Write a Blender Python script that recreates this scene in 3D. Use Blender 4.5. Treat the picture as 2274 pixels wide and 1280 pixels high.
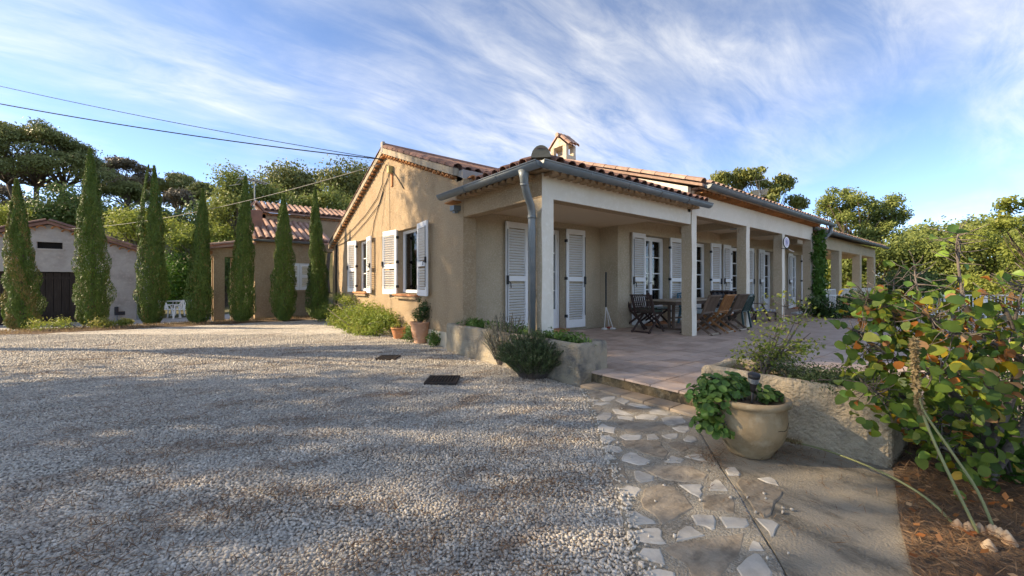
import bpy, math, random
import numpy as np
from mathutils import Matrix, Vector

# ------------------------------------------------------------------ camera, sky, sun, exposure
U = 1.1                       # metres per layout unit (all numbers below are layout units)
CAMZ = 1.15
F_PX, CX, HY = 886.0, 1137.0, 630.0          # focal length, centre column, horizon row of the 2274 px photograph
FW = np.array([0.621, 0.784]); RT = np.array([0.784, -0.621])
scene = bpy.context.scene
for o in list(bpy.data.objects): bpy.data.objects.remove(o)
cam = bpy.data.cameras.new('camera'); camo = bpy.data.objects.new('camera', cam)
scene.collection.objects.link(camo); scene.camera = camo
camo.location = (0, 0, CAMZ*U); camo.rotation_euler = (math.radians(90), 0, -math.atan2(FW[0], FW[1]))
cam.sensor_width = 36; cam.lens = F_PX/2274*36; cam.shift_y = -10/2274; cam.clip_end = 2000; cam.clip_start = .02

SUN_EL, SUN_AZ = math.radians(27), math.atan2(-.77, .64)     # azimuth from +Y towards +X
sd = bpy.data.lights.new('sun', 'SUN'); sd.energy = 2.6; sd.angle = math.radians(.6); sd.color = (1, .90, .76)
so = bpy.data.objects.new('sun', sd); scene.collection.objects.link(so)
sdir = Vector((math.sin(SUN_AZ)*math.cos(SUN_EL), math.cos(SUN_AZ)*math.cos(SUN_EL), math.sin(SUN_EL)))
so.rotation_euler = sdir.to_track_quat('Z', 'Y').to_euler(); so.location = (-20, 15, 20)

w = bpy.data.worlds.new('World'); scene.world = w; w.use_nodes = True
nt = w.node_tree; nt.nodes.clear()
def N(t, typ, **kw):
    n = t.nodes.new(typ)
    for k, v in kw.items(): setattr(n, k, v)
    return n
L = nt.links.new
sky = N(nt, 'ShaderNodeTexSky', sky_type='NISHITA', sun_disc=False)
sky.sun_elevation = SUN_EL; sky.sun_rotation = SUN_AZ; sky.air_density = .52; sky.dust_density = .1; sky.ozone_density = 5.0; sky.altitude = 1500
tc = N(nt, 'ShaderNodeTexCoord'); sep = N(nt, 'ShaderNodeSeparateXYZ'); L(tc.outputs['Generated'], sep.inputs[0])
zz = N(nt, 'ShaderNodeMath', operation='ADD'); L(sep.outputs[2], zz.inputs[0]); zz.inputs[1].default_value = .22
zm = N(nt, 'ShaderNodeMath', operation='MAXIMUM'); L(zz.outputs[0], zm.inputs[0]); zm.inputs[1].default_value = .05
dx = N(nt, 'ShaderNodeMath', operation='DIVIDE'); L(sep.outputs[0], dx.inputs[0]); L(zm.outputs[0], dx.inputs[1])
dy = N(nt, 'ShaderNodeMath', operation='DIVIDE'); L(sep.outputs[1], dy.inputs[0]); L(zm.outputs[0], dy.inputs[1])
cb = N(nt, 'ShaderNodeCombineXYZ'); L(dx.outputs[0], cb.inputs[0]); L(dy.outputs[0], cb.inputs[1])
mp = N(nt, 'ShaderNodeMapping'); L(cb.outputs[0], mp.inputs[0]); mp.inputs['Rotation'].default_value = (0, 0, .75); mp.inputs['Scale'].default_value = (.8, 1.25, 1); mp.inputs['Location'].default_value = (.35, .1, 0)
n1 = N(nt, 'ShaderNodeTexNoise'); L(mp.outputs[0], n1.inputs['Vector']); n1.inputs['Scale'].default_value = .75; n1.inputs['Detail'].default_value = 9; n1.inputs['Roughness'].default_value = .55; n1.inputs['Distortion'].default_value = .5
mp2 = N(nt, 'ShaderNodeMapping'); L(cb.outputs[0], mp2.inputs[0]); mp2.inputs['Rotation'].default_value = (0, 0, .45); mp2.inputs['Scale'].default_value = (1.2, 3.6, 1)
n2 = N(nt, 'ShaderNodeTexNoise'); L(mp2.outputs[0], n2.inputs['Vector']); n2.inputs['Scale'].default_value = 2.3; n2.inputs['Detail'].default_value = 8; n2.inputs['Roughness'].default_value = .64; n2.inputs['Distortion'].default_value = .5
r1 = N(nt, 'ShaderNodeMapRange'); L(n1.outputs[0], r1.inputs[0]); r1.inputs[1].default_value = .39; r1.inputs[2].default_value = .70
r2 = N(nt, 'ShaderNodeMapRange'); L(n2.outputs[0], r2.inputs[0]); r2.inputs[1].default_value = .32; r2.inputs[2].default_value = .72
mu = N(nt, 'ShaderNodeMath', operation='MULTIPLY'); L(r1.outputs[0], mu.inputs[0]); L(r2.outputs[0], mu.inputs[1])
ad = N(nt, 'ShaderNodeMath', operation='MULTIPLY_ADD'); L(r1.outputs[0], ad.inputs[0]); ad.inputs[1].default_value = .22; L(mu.outputs[0], ad.inputs[2])
sc_ = N(nt, 'ShaderNodeMath', operation='MULTIPLY'); L(ad.outputs[0], sc_.inputs[0]); sc_.inputs[1].default_value = .95; sc_.use_clamp = True
mix = N(nt, 'ShaderNodeMixRGB'); L(sc_.outputs[0], mix.inputs[0]); L(sky.outputs[0], mix.inputs[1]); mix.inputs[2].default_value = (2.6, 2.9, 3.35, 1)
bg = N(nt, 'ShaderNodeBackground'); L(mix.outputs[0], bg.inputs[0]); bg.inputs[1].default_value = .13
wo = N(nt, 'ShaderNodeOutputWorld'); L(bg.outputs[0], wo.inputs[0])
vs = scene.view_settings; vs.view_transform = 'Standard'; vs.look = 'None'; vs.gamma = 1; vs.exposure = 1.88; vs.use_curve_mapping = False
vs.use_white_balance = True; vs.white_balance_temperature = 8500; vs.white_balance_tint = 10     # camera set for open shade
scene.cycles.max_bounces = 6; scene.cycles.transparent_max_bounces = 8
scene.cycles.use_adaptive_sampling = True; scene.cycles.adaptive_threshold = .02
scene.cycles.use_denoising = True

# ------------------------------------------------------------------ helpers
rng = np.random.default_rng(7); random.seed(7)
COL = scene.collection
def smooth(a, b, x):
    t = np.clip((x-a)/(b-a), 0, 1); return t*t*(3-2*t)
def to_dr(x, y): return x*FW[0]+y*FW[1], x*RT[0]+y*RT[1]
def dr(d, r): return np.array([d*FW[0]+r*RT[0], d*FW[1]+r*RT[1]])
def court(x, y):                                   # courtyard falls gently towards the garage
    return -.33*smooth(13.6, 21, np.asarray(y, float))*smooth(3.2, .2, np.asarray(x, float))
def hill(x, y):
    d, r = to_dr(np.asarray(x, float), np.asarray(y, float))
    h = 8.2*smooth(25, 44, d)*smooth(2, -14, r) + 2.5*smooth(44, 110, d)
    return h - 2.2*smooth(14, 40, d)*smooth(4, 14, r)
def gp(px, py, z=0.0):                             # pixel -> point on the level z
    d = F_PX*(CAMZ-z)/(py-HY); p = dr(d, (px-CX)/F_PX*d); return (float(p[0]), float(p[1]), z)
def gc(px, py):                                    # pixel -> point on the courtyard surface
    z = 0.0
    for _ in range(12):
        x, y, _z = gp(px, py, z); z = float(court(x, y))
    return (x, y, z)
def dp(px, d, py=None):                            # pixel column at a known distance
    p = dr(d, (px-CX)/F_PX*d); return (float(p[0]), float(p[1]), CAMZ-(py-HY)*d/F_PX if py is not None else 0.0)

def newmesh(name, V, Fc, mats, smooth_=False, v=None, fm=None):
    V = np.asarray(V, np.float32)*U
    me = bpy.data.meshes.new(name)
    if isinstance(Fc, np.ndarray):
        n, k = Fc.shape; me.vertices.add(len(V)); me.vertices.foreach_set('co', V.ravel())
        me.loops.add(n*k); me.loops.foreach_set('vertex_index', Fc.ravel().astype(np.int32))
        me.polygons.add(n); me.polygons.foreach_set('loop_start', np.arange(0, n*k, k, dtype=np.int32))
        me.update(calc_edges=True)
    else:
        me.from_pydata(V.tolist(), [], Fc); me.update()
    for m in (mats if isinstance(mats, (list, tuple)) else [mats]): me.materials.append(m)
    if v is not None:
        a = me.attributes.new('v', 'FLOAT', 'POINT'); a.data.foreach_set('value', np.asarray(v, np.float32))
    if fm is not None: me.polygons.foreach_set('material_index', np.asarray(fm, np.int32))
    if smooth_: me.polygons.foreach_set('use_smooth', np.ones(len(me.polygons), bool))
    return me
def link(name, data, parent=None, M=None, label=None, cat=None, group=None, kind=None):
    o = bpy.data.objects.new(name, data); COL.objects.link(o)
    if parent is not None: o.parent = parent
    if M is not None:
        M = M.copy(); M.translation = M.translation*U; o.matrix_local = M
    if label: o['label'] = label
    if cat: o['category'] = cat
    if group: o['group'] = group
    if kind: o['kind'] = kind
    return o
def thing(name, label, cat, loc=(0, 0, 0), rz=0, group=None):
    return link(name, None, None, Matrix.Translation(Vector(loc)) @ Matrix.Rotation(rz, 4, 'Z'), label, cat, group)
def T(x, y, z): return Matrix.Translation(Vector((x, y, z)))
def Rz(a): return Matrix.Rotation(a, 4, 'Z')
def basis(o, ax, ay, az):
    M = Matrix.Identity(4)
    for i, a in enumerate((ax, ay, az)):
        for j in range(3): M[j][i] = float(a[j])
    for j in range(3): M[j][3] = float(o[j])
    return M

class MB:
    def __init__(s): s.V = []; s.F = []; s.m = []
    def add(s, V, Fc, mi=0):
        n = len(s.V); s.V += [tuple(map(float, p)) for p in V]; s.F += [tuple(i+n for i in f) for f in Fc]; s.m += [mi]*len(Fc); return s
    def box(s, x0, x1, y0, y1, z0, z1, M=None, mi=0):
        V = [(x0,y0,z0),(x1,y0,z0),(x1,y1,z0),(x0,y1,z0),(x0,y0,z1),(x1,y0,z1),(x1,y1,z1),(x0,y1,z1)]
        if M is not None: V = [M @ Vector(p) for p in V]
        return s.add(V, [(0,3,2,1),(4,5,6,7),(0,1,5,4),(1,2,6,5),(2,3,7,6),(3,0,4,7)], mi)
    def bar(s, p, q, wd, th, up=(0, 0, 1), mi=0):      # rectangular bar from p to q
        p, q = Vector(p), Vector(q); d = (q-p); l = d.length; d.normalize(); u = Vector(up)
        a = d.cross(u)
        if a.length < 1e-4: a = d.cross(Vector((1, 0, 0)))
        a.normalize(); b = a.cross(d)
        return s.box(-wd/2, wd/2, 0, l, -th/2, th/2, basis(p, a, d, b), mi)
    def tube(s, pts, rad, n=8, cap=True, mi=0):
        pts = [Vector(p) for p in pts]; k = len(pts)
        rad = [rad]*k if isinstance(rad, (int, float)) else list(rad)
        V = []; ref = None
        for i, p in enumerate(pts):
            d = (pts[min(i+1, k-1)]-pts[max(i-1, 0)]).normalized()
            if ref is None: ref = Vector((0, 0, 1)) if abs(d.z) < .9 else Vector((1, 0, 0))
            a = d.cross(ref).normalized(); b = a.cross(d).normalized(); ref = b
            for j in range(n):
                t = 2*math.pi*j/n; V.append(p + (a*math.cos(t)+b*math.sin(t))*rad[i])
        Fc = [(i*n+j, i*n+(j+1) % n, (i+1)*n+(j+1) % n, (i+1)*n+j) for i in range(k-1) for j in range(n)]
        if cap: Fc += [tuple(range(n-1, -1, -1)), tuple((k-1)*n+j for j in range(n))]
        return s.add(V, Fc, mi)
    def lathe(s, prof, n=24, c=(0, 0, 0), mi=0, wob=0):
        V = []
        for (r, z) in prof:
            for j in range(n):
                t = 2*math.pi*j/n; rr = r*(1+wob*math.sin(3*t+z*9)); V.append((c[0]+rr*math.cos(t), c[1]+rr*math.sin(t), c[2]+z))
        k = len(prof)
        Fc = [(i*n+j, i*n+(j+1) % n, (i+1)*n+(j+1) % n, (i+1)*n+j) for i in range(k-1) for j in range(n)]
        Fc += [tuple(range(n-1, -1, -1)), tuple((k-1)*n+j for j in range(n))]
        return s.add(V, Fc, mi)
    def prism(s, poly, z0, z1, mi=0, top=None):         # plan polygon (counter-clockwise) extruded upwards
        n = len(poly); V = [(x, y, z0) for x, y in poly]+[(x, y, z1) for x, y in poly]
        Fc = [tuple(range(n-1, -1, -1)), tuple(range(n, 2*n))]+[(i, (i+1) % n, n+(i+1) % n, n+i) for i in range(n)]
        return s.add(V, Fc, mi)
    def build(s, name, mats, parent=None, smooth=False, **kw):
        me = newmesh(name, s.V, s.F, mats, smooth, fm=s.m if isinstance(mats, (list, tuple)) else None)
        return link(name, me, parent, **kw)
    def mesh(s, name, mats, smooth=False): return newmesh(name, s.V, s.F, mats, smooth, fm=s.m if isinstance(mats, (list, tuple)) else None)
def bevel(o, wd=.01, seg=2):
    m = o.modifiers.new('bevel', 'BEVEL'); m.width = wd*U; m.segments = seg; m.limit_method = 'ANGLE'; return o

# ------------------------------------------------------------------ materials
def M_(name): 
    m = bpy.data.materials.new(name); m.use_nodes = True; t = m.node_tree; b = t.nodes['Principled BSDF']; return m, t, b
def mat(name, col, rough=.85, var=None, var2=None, bump=None, metal=0, rnd=0, spec=.3, stain=None):
    """procedural paint / stone / wood: base colour, two scales of noise towards other colours, fine relief"""
    m, t, b = M_(name); l = t.links.new
    geo = N(t, 'ShaderNodeNewGeometry'); pos = geo.outputs['Position']
    rgb = N(t, 'ShaderNodeRGB'); rgb.outputs[0].default_value = (*col, 1); out = rgb.outputs[0]
    for i, vv in enumerate((var, var2)):
        if vv is None: continue
        c2, scale, lo, hi = vv[:4]; st = vv[4] if len(vv) > 4 else (1, 1, 1)
        mpn = N(t, 'ShaderNodeMapping'); l(pos, mpn.inputs[0]); mpn.inputs['Scale'].default_value = st; mpn.inputs['Location'].default_value = (i*7.3, 3.1*i, 0)
        nz = N(t, 'ShaderNodeTexNoise'); l(mpn.outputs[0], nz.inputs['Vector']); nz.inputs['Scale'].default_value = scale; nz.inputs['Detail'].default_value = 7; nz.inputs['Roughness'].default_value = .62
        mr = N(t, 'ShaderNodeMapRange'); l(nz.outputs[0], mr.inputs[0]); mr.inputs[1].default_value = lo; mr.inputs[2].default_value = hi
        mx = N(t, 'ShaderNodeMixRGB'); l(mr.outputs[0], mx.inputs[0]); l(out, mx.inputs[1]); mx.inputs[2].default_value = (*c2, 1); out = mx.outputs[0]
    if rnd:
        oi = N(t, 'ShaderNodeObjectInfo'); mr = N(t, 'ShaderNodeMapRange'); l(oi.outputs['Random'], mr.inputs[0]); mr.inputs[3].default_value = 1-rnd; mr.inputs[4].default_value = 1+rnd
        mx = N(t, 'ShaderNodeVectorMath', operation='SCALE'); l(out, mx.inputs[0]); l(mr.outputs[0], mx.inputs['Scale']); out = mx.outputs[0]
    l(out, b.inputs['Base Color']); b.inputs['Roughness'].default_value = rough; b.inputs['Metallic'].default_value = metal
    b.inputs['Specular IOR Level'].default_value = spec
    if bump:
        nz = N(t, 'ShaderNodeTexNoise'); l(pos, nz.inputs['Vector']); nz.inputs['Scale'].default_value = bump[0]; nz.inputs['Detail'].default_value = 5
        bp = N(t, 'ShaderNodeBump'); bp.inputs['Strength'].default_value = bump[1]; bp.inputs['Distance'].default_value = bump[2] if len(bump) > 2 else .02
        l(nz.outputs[0], bp.inputs['Height']); l(bp.outputs[0], b.inputs['Normal'])
    return m
def leafmat(name, c0, c1, c2, trans=.35, rough=.55):
    m, t, b = M_(name); l = t.links.new
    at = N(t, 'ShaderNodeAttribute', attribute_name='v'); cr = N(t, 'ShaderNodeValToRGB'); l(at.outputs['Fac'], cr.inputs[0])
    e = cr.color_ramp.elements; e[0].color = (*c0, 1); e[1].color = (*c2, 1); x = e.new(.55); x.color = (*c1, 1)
    l(cr.outputs[0], b.inputs['Base Color']); b.inputs['Roughness'].default_value = rough; b.inputs['Specular IOR Level'].default_value = .25
    tr = N(t, 'ShaderNodeBsdfTranslucent'); l(cr.outputs[0], tr.inputs[0]); ms = N(t, 'ShaderNodeMixShader'); ms.inputs[0].default_value = trans
    l(b.outputs[0], ms.inputs[1]); l(tr.outputs[0], ms.inputs[2]); l(ms.outputs[0], t.nodes['Material Output'].inputs[0]); return m

TAN = mat('ochre_stucco', (.48, .345, .215), .95, ((.37, .255, .155), 1.9, .44, .72, (1, 1, .45)), ((.62, .49, .34), 38, .48, .72), bump=(62, 1.0, .04))
TANS = mat('dull_ochre_stucco', (.56, .45, .315), .95, ((.44, .35, .235), 1.6, .4, .75), ((.68, .57, .43), 36, .48, .72), bump=(65, .9, .03))
CREAM = mat('cream_paint', (.72, .67, .575), .92, ((.62, .56, .46), 1.1, .45, .8), ((.78, .74, .66), 14, .5, .8), bump=(90, .6, .012))
CEIL = mat('ceiling_plaster', (.72, .57, .40), .95, ((.66, .51, .35), .9, .4, .8), bump=(40, .1))
OLDW = mat('weathered_render', (.36, .31, .235), .97, ((.13, .125, .115), 2.4, .46, .62), ((.40, .32, .21), 5, .5, .75), bump=(45, .8, .035))
ROCKW = mat('rough_render', (.52, .415, .285), .97, ((.27, .23, .17), 3.0, .45, .7), ((.53, .43, .30), 12, .45, .75), bump=(32, .9, .05))
GREYW = mat('grey_render', (.37, .355, .335), .96, ((.27, .25, .23), 1.8, .42, .72), ((.44, .40, .36), 9, .5, .8), bump=(50, .5, .02))
PALE = mat('pale_plinth', (.68, .58, .44), .95, ((.56, .46, .33), 3, .4, .7), bump=(60, .4))
WHITE = mat('white_paint', (.80, .80, .79), .5, ((.72, .72, .71), 3, .5, .85), spec=.4)
WPLAS = mat('white_plastic', (.78, .77, .73), .4, spec=.5)
ZINC = mat('zinc', (.165, .19, .20), .5, ((.23, .25, .26), 4, .45, .8), metal=.35, spec=.5)
BLACK = mat('black_iron', (.018, .018, .02), .5, spec=.4)
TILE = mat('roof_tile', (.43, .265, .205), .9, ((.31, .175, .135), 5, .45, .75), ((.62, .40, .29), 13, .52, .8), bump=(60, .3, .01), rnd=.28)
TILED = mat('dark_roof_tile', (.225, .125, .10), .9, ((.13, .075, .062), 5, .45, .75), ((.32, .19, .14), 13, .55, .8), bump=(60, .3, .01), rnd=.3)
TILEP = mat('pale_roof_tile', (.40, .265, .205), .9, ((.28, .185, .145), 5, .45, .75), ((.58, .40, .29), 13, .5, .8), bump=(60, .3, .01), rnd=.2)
GENOP = mat('painted_genoise', (.50, .38, .26), .93, ((.40, .27, .16), 6, .45, .7), ((.55, .33, .20), 15, .58, .75), rnd=.12)
GENO = mat('genoise_terracotta', (.48, .22, .09), .9, ((.34, .17, .08), 8, .45, .7), rnd=.25)
TERRA = mat('terracotta', (.50, .215, .10), .85, ((.42, .18, .09), 6, .45, .7), ((.60, .36, .23), 10, .55, .8), bump=(50, .15))
TERRAP = mat('pale_terracotta', (.56, .30, .185), .85, ((.47, .24, .14), 5, .45, .7), ((.66, .45, .32), 9, .5, .8), bump=(50, .15))
SANDPOT = mat('sandy_glazed_clay', (.34, .245, .14), .6, ((.20, .145, .08), 4.5, .42, .66), ((.46, .38, .26), 7, .52, .75), bump=(40, .15), spec=.35)
FTILE = mat('terrace_tile', (.54, .405, .325), .75, ((.39, .275, .21), 2.2, .4, .7), ((.57, .45, .375), 7, .45, .75), bump=(50, .15), rnd=.16)
GROUT = mat('tile_joint', (.085, .062, .048), .95, bump=(60, .3))
STEPT = mat('step_tile', (.41, .325, .24), .85, ((.33, .24, .16), 4, .4, .7), bump=(50, .2), rnd=.15)
CONC = mat('path_mortar', (.37, .325, .255), .97, ((.19, .16, .12), 5, .42, .7), ((.44, .40, .33), 60, .46, .66), bump=(90, 1.0, .02))
SLAB = mat('stained_concrete', (.32, .275, .21), .97, ((.13, .115, .09), 3.2, .47, .66, (1.6, .55, 1)), ((.34, .30, .235), 40, .5, .8), bump=(80, .8, .012))
PAVE = mat('light_concrete', (.42, .40, .37), .95, ((.33, .31, .28), 2, .4, .7), bump=(60, .3))
STW = mat('pale_flagstone', (.54, .50, .43), .85, ((.33, .30, .26), 7, .42, .7), ((.54, .51, .46), 16, .5, .8), bump=(35, .4, .01), rnd=.12)
STB = mat('brown_flagstone', (.335, .275, .205), .88, ((.19, .155, .115), 5, .42, .66, (1, 3, 1)), ((.38, .33, .26), 14, .5, .8), bump=(30, .7, .015), rnd=.2)
SOIL = mat('dry_soil', (.15, .095, .06), .98, ((.24, .16, .10), 4, .4, .7), ((.08, .055, .035), 20, .5, .75), bump=(40, .9, .04))
GRASSG = mat('rough_ground', (.10, .095, .04), .98, ((.17, .14, .07), .6, .4, .7), ((.05, .06, .025), 3, .45, .7), bump=(6, .8, .1))
BARK = mat('bark', (.115, .085, .062), .95, ((.06, .045, .035), 9, .4, .7, (1, 1, .3)), ((.19, .155, .125), 20, .5, .8), bump=(40, .9, .03))
BARKG = mat('grey_bark', (.17, .14, .12), .95, ((.09, .075, .065), 12, .4, .7), ((.25, .22, .20), 25, .5, .8), bump=(60, .8, .015))
TEAKG = mat('weathered_teak', (.155, .105, .075), .8, ((.10, .068, .05), 12, .4, .7, (1, 1, .25)), rnd=.15)
TEAKO = mat('orange_teak', (.33, .15, .055), .7, ((.23, .10, .04), 12, .4, .7), rnd=.12)
TEAKD = mat('dark_teak', (.075, .043, .034), .75, ((.045, .028, .024), 12, .4, .7), rnd=.12)
TOPT = mat('pale_table_top', (.38, .31, .235), .7, ((.29, .235, .175), 6, .4, .7, (.3, 3, 1)))
GREENP = mat('green_plastic', (.012, .045, .042), .4, spec=.5)
CUSHG = mat('green_cushion', (.055, .085, .06), .95, ((.04, .06, .045), 10, .4, .7))
CUSHB = mat('pale_blue_cushion', (.33, .41, .42), .95, ((.27, .34, .36), 10, .4, .7))
WICK = mat('dark_wicker', (.03, .03, .036), .7, ((.055, .055, .06), 60, .4, .7, (1, 1, 4)), bump=(120, .8))
DOORW = mat('dark_planks', (.032, .024, .02), .85, ((.06, .048, .04), 5, .45, .7, (8, 8, .4)), bump=(40, .4), rnd=.25)
CABLE = mat('cable', (.02, .02, .022), .6)
CABLEW = mat('grey_cable', (.33, .32, .30), .6)
DARK = mat('dark_void', (.012, .011, .01), .9)
CURT = mat('curtain', (.66, .62, .57), .95, ((.34, .31, .28), 18, .4, .7, (1, 1, .1)))
RUST = mat('cast_iron', (.045, .038, .033), .85, ((.09, .06, .045), 20, .45, .7), metal=.3)
REDP = mat('red_plastic', (.38, .09, .06), .5)
LAV = mat('lavender_enamel', (.50, .42, .52), .4)
BLUEG = mat('blue_grey_enamel', (.22, .22, .38), .5)
m, t, b = M_('window_glass'); GLASS = m
gl = N(t, 'ShaderNodeBsdfGlossy'); gl.inputs['Roughness'].default_value = .03; tp = N(t, 'ShaderNodeBsdfTransparent'); tp.inputs[0].default_value = (.96, .975, .97, 1)
fr = N(t, 'ShaderNodeFresnel'); fr.inputs[0].default_value = 1.65; ms = N(t, 'ShaderNodeMixShader'); t.links.new(fr.outputs[0], ms.inputs[0]); t.links.new(tp.outputs[0], ms.inputs[1]); t.links.new(gl.outputs[0], ms.inputs[2]); t.links.new(ms.outputs[0], t.nodes['Material Output'].inputs[0])
# plaid cloth
m, t, b = M_('plaid_cloth'); PLAID = m
tcn = N(t, 'ShaderNodeTexCoord'); sp = N(t, 'ShaderNodeSeparateXYZ'); t.links.new(tcn.outputs['Object'], sp.inputs[0])
outs = []
for ax in (0, 1):
    a = N(t, 'ShaderNodeMath', operation='MULTIPLY'); t.links.new(sp.outputs[ax], a.inputs[0]); a.inputs[1].default_value = 45
    s_ = N(t, 'ShaderNodeMath', operation='SINE'); t.links.new(a.outputs[0], s_.inputs[0]); g_ = N(t, 'ShaderNodeMath', operation='GREATER_THAN'); t.links.new(s_.outputs[0], g_.inputs[0]); g_.inputs[1].default_value = .1; outs.append(g_)
ad2 = N(t, 'ShaderNodeMath', operation='ADD'); t.links.new(outs[0].outputs[0], ad2.inputs[0]); t.links.new(outs[1].outputs[0], ad2.inputs[1]); ad2.inputs[1].default_value = 0
dv = N(t, 'ShaderNodeMath', operation='DIVIDE'); t.links.new(ad2.outputs[0], dv.inputs[0]); dv.inputs[1].default_value = 2
cr = N(t, 'ShaderNodeValToRGB'); t.links.new(dv.outputs[0], cr.inputs[0]); cr.color_ramp.elements[0].color = (.025, .028, .04, 1); cr.color_ramp.elements[1].color = (.30, .31, .34, 1); t.links.new(cr.outputs[0], b.inputs['Base Color']); b.inputs['Roughness'].default_value = .95
# gravel: cells of crushed stone with drifts of brown needles
def gravelmat(name, cells=True):
    m, t, b = M_(name); l = t.links.new
    geo = N(t, 'ShaderNodeNewGeometry'); cr = N(t, 'ShaderNodeValToRGB')
    if cells:
        vo = N(t, 'ShaderNodeTexVoronoi'); l(geo.outputs['Position'], vo.inputs['Vector']); vo.inputs['Scale'].default_value = 42
        sp = N(t, 'ShaderNodeSeparateColor'); l(vo.outputs['Color'], sp.inputs[0]); l(sp.outputs[0], cr.inputs[0])
        bp = N(t, 'ShaderNodeBump'); bp.inputs['Strength'].default_value = 1; bp.inputs['Distance'].default_value = .02; bp.invert = True; l(vo.outputs['Distance'], bp.inputs['Height']); l(bp.outputs[0], b.inputs['Normal'])
    else:
        at = N(t, 'ShaderNodeAttribute', attribute_name='v'); l(at.outputs['Fac'], cr.inputs[0])
    e = cr.color_ramp.elements; e[0].position = 0; e[0].color = (.17, .16, .15, 1); e[1].position = 1; e[1].color = (.75, .69, .60, 1)
    for p, c in ((.12, (.34, .315, .28)), (.45, (.51, .47, .405)), (.75, (.61, .555, .475))):
        x = e.new(p); x.color = (*c, 1)
    mpn = N(t, 'ShaderNodeMapping'); l(geo.outputs['Position'], mpn.inputs[0]); mpn.inputs['Rotation'].default_value = (0, 0, .67); mpn.inputs['Scale'].default_value = (.55, 1.7, 1)
    nz = N(t, 'ShaderNodeTexNoise'); l(mpn.outputs[0], nz.inputs['Vector']); nz.inputs['Scale'].default_value = 1.5; nz.inputs['Detail'].default_value = 8; nz.inputs['Roughness'].default_value = .68
    mr = N(t, 'ShaderNodeMapRange'); l(nz.outputs[0], mr.inputs[0]); mr.inputs[1].default_value = .53; mr.inputs[2].default_value = .70; mr.inputs[4].default_value = .7
    mx = N(t, 'ShaderNodeMixRGB'); l(mr.outputs[0], mx.inputs[0]); l(cr.outputs[0], mx.inputs[1]); mx.inputs[2].default_value = (.20, .12, .07, 1)
    mp3 = N(t, 'ShaderNodeMapping'); l(geo.outputs['Position'], mp3.inputs[0]); mp3.inputs['Rotation'].default_value = (0, 0, .35); mp3.inputs['Scale'].default_value = (.35, 1.1, 1)
    n3 = N(t, 'ShaderNodeTexNoise'); l(mp3.outputs[0], n3.inputs['Vector']); n3.inputs['Scale'].default_value = 1.1; n3.inputs['Detail'].default_value = 5
    m3 = N(t, 'ShaderNodeMapRange'); l(n3.outputs[0], m3.inputs[0]); m3.inputs[1].default_value = .3; m3.inputs[2].default_value = .7; m3.inputs[3].default_value = .84; m3.inputs[4].default_value = 1.15
    vm = N(t, 'ShaderNodeVectorMath', operation='SCALE'); l(mx.outputs[0], vm.inputs[0]); l(m3.outputs[0], vm.inputs['Scale'])
    l(vm.outputs[0], b.inputs['Base Color']); b.inputs['Roughness'].default_value = .9; return m
GRAV = gravelmat('gravel_bed'); CHIP = gravelmat('gravel_chips', False)
L_CYP = leafmat('cypress_needles', (0.065, 0.115, 0.022), (0.135, 0.205, 0.045), (0.3, 0.19, 0.075), .2)
L_PINE = leafmat('pine_needles', (0.085, 0.11, 0.04), (0.185, 0.2, 0.068), (0.27, 0.26, 0.1), .2)
L_PINED = leafmat('dry_pine_needles', (0.08, 0.07, 0.05), (0.15, 0.125, 0.085), (0.19, 0.17, 0.095), .15)
L_OAK = leafmat('oak_leaves', (0.1, 0.145, 0.04), (0.215, 0.255, 0.07), (0.34, 0.35, 0.11), .35)
L_DARK = leafmat('dark_evergreen_leaves', (0.05, 0.09, 0.03), (0.1, 0.155, 0.048), (0.15, 0.2, 0.065), .2)
L_LIME = leafmat('yellow_green_leaves', (0.12, 0.17, 0.035), (0.26, 0.3, 0.065), (0.42, 0.38, 0.1), .45)
L_EUC = leafmat('eucalyptus_leaves', (0.135, 0.169, 0.054), (0.257, 0.270, 0.081), (0.378, 0.365, 0.121), .4)
L_SHRUB = leafmat('bright_shrub_leaves', (0.125, 0.188, 0.031), (0.250, 0.312, 0.062), (0.450, 0.375, 0.112), .4)
L_ROSE = leafmat('rosemary_leaves', (0.042, 0.077, 0.025), (0.091, 0.133, 0.049), (0.182, 0.210, 0.098), .25)
L_GREY = leafmat('silver_leaves', (.16, .17, .13), (.26, .27, .22), (.36, .34, .27), .25)
L_BOX = leafmat('boxwood_leaves', (0.025, 0.056, 0.017), (0.056, 0.105, 0.028), (0.126, 0.182, 0.056), .25)
L_IVY = leafmat('ivy_leaves', (0.033, 0.085, 0.016), (0.072, 0.163, 0.026), (0.143, 0.247, 0.052), .3)
L_SUCC = leafmat('succulent_leaves', (0.052, 0.111, 0.023), (0.111, 0.208, 0.046), (0.247, 0.286, 0.091), .3)
L_DRY = leafmat('dry_grass', (.16, .10, .05), (.27, .19, .10), (.40, .31, .17), .3)
L_NEED = leafmat('fallen_needles', (.10, .05, .025), (.20, .105, .05), (.33, .20, .11), .1)
L_DEAD = leafmat('dead_leaves', (.22, .07, .025), (.38, .15, .05), (.56, .38, .22), .3)
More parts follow.
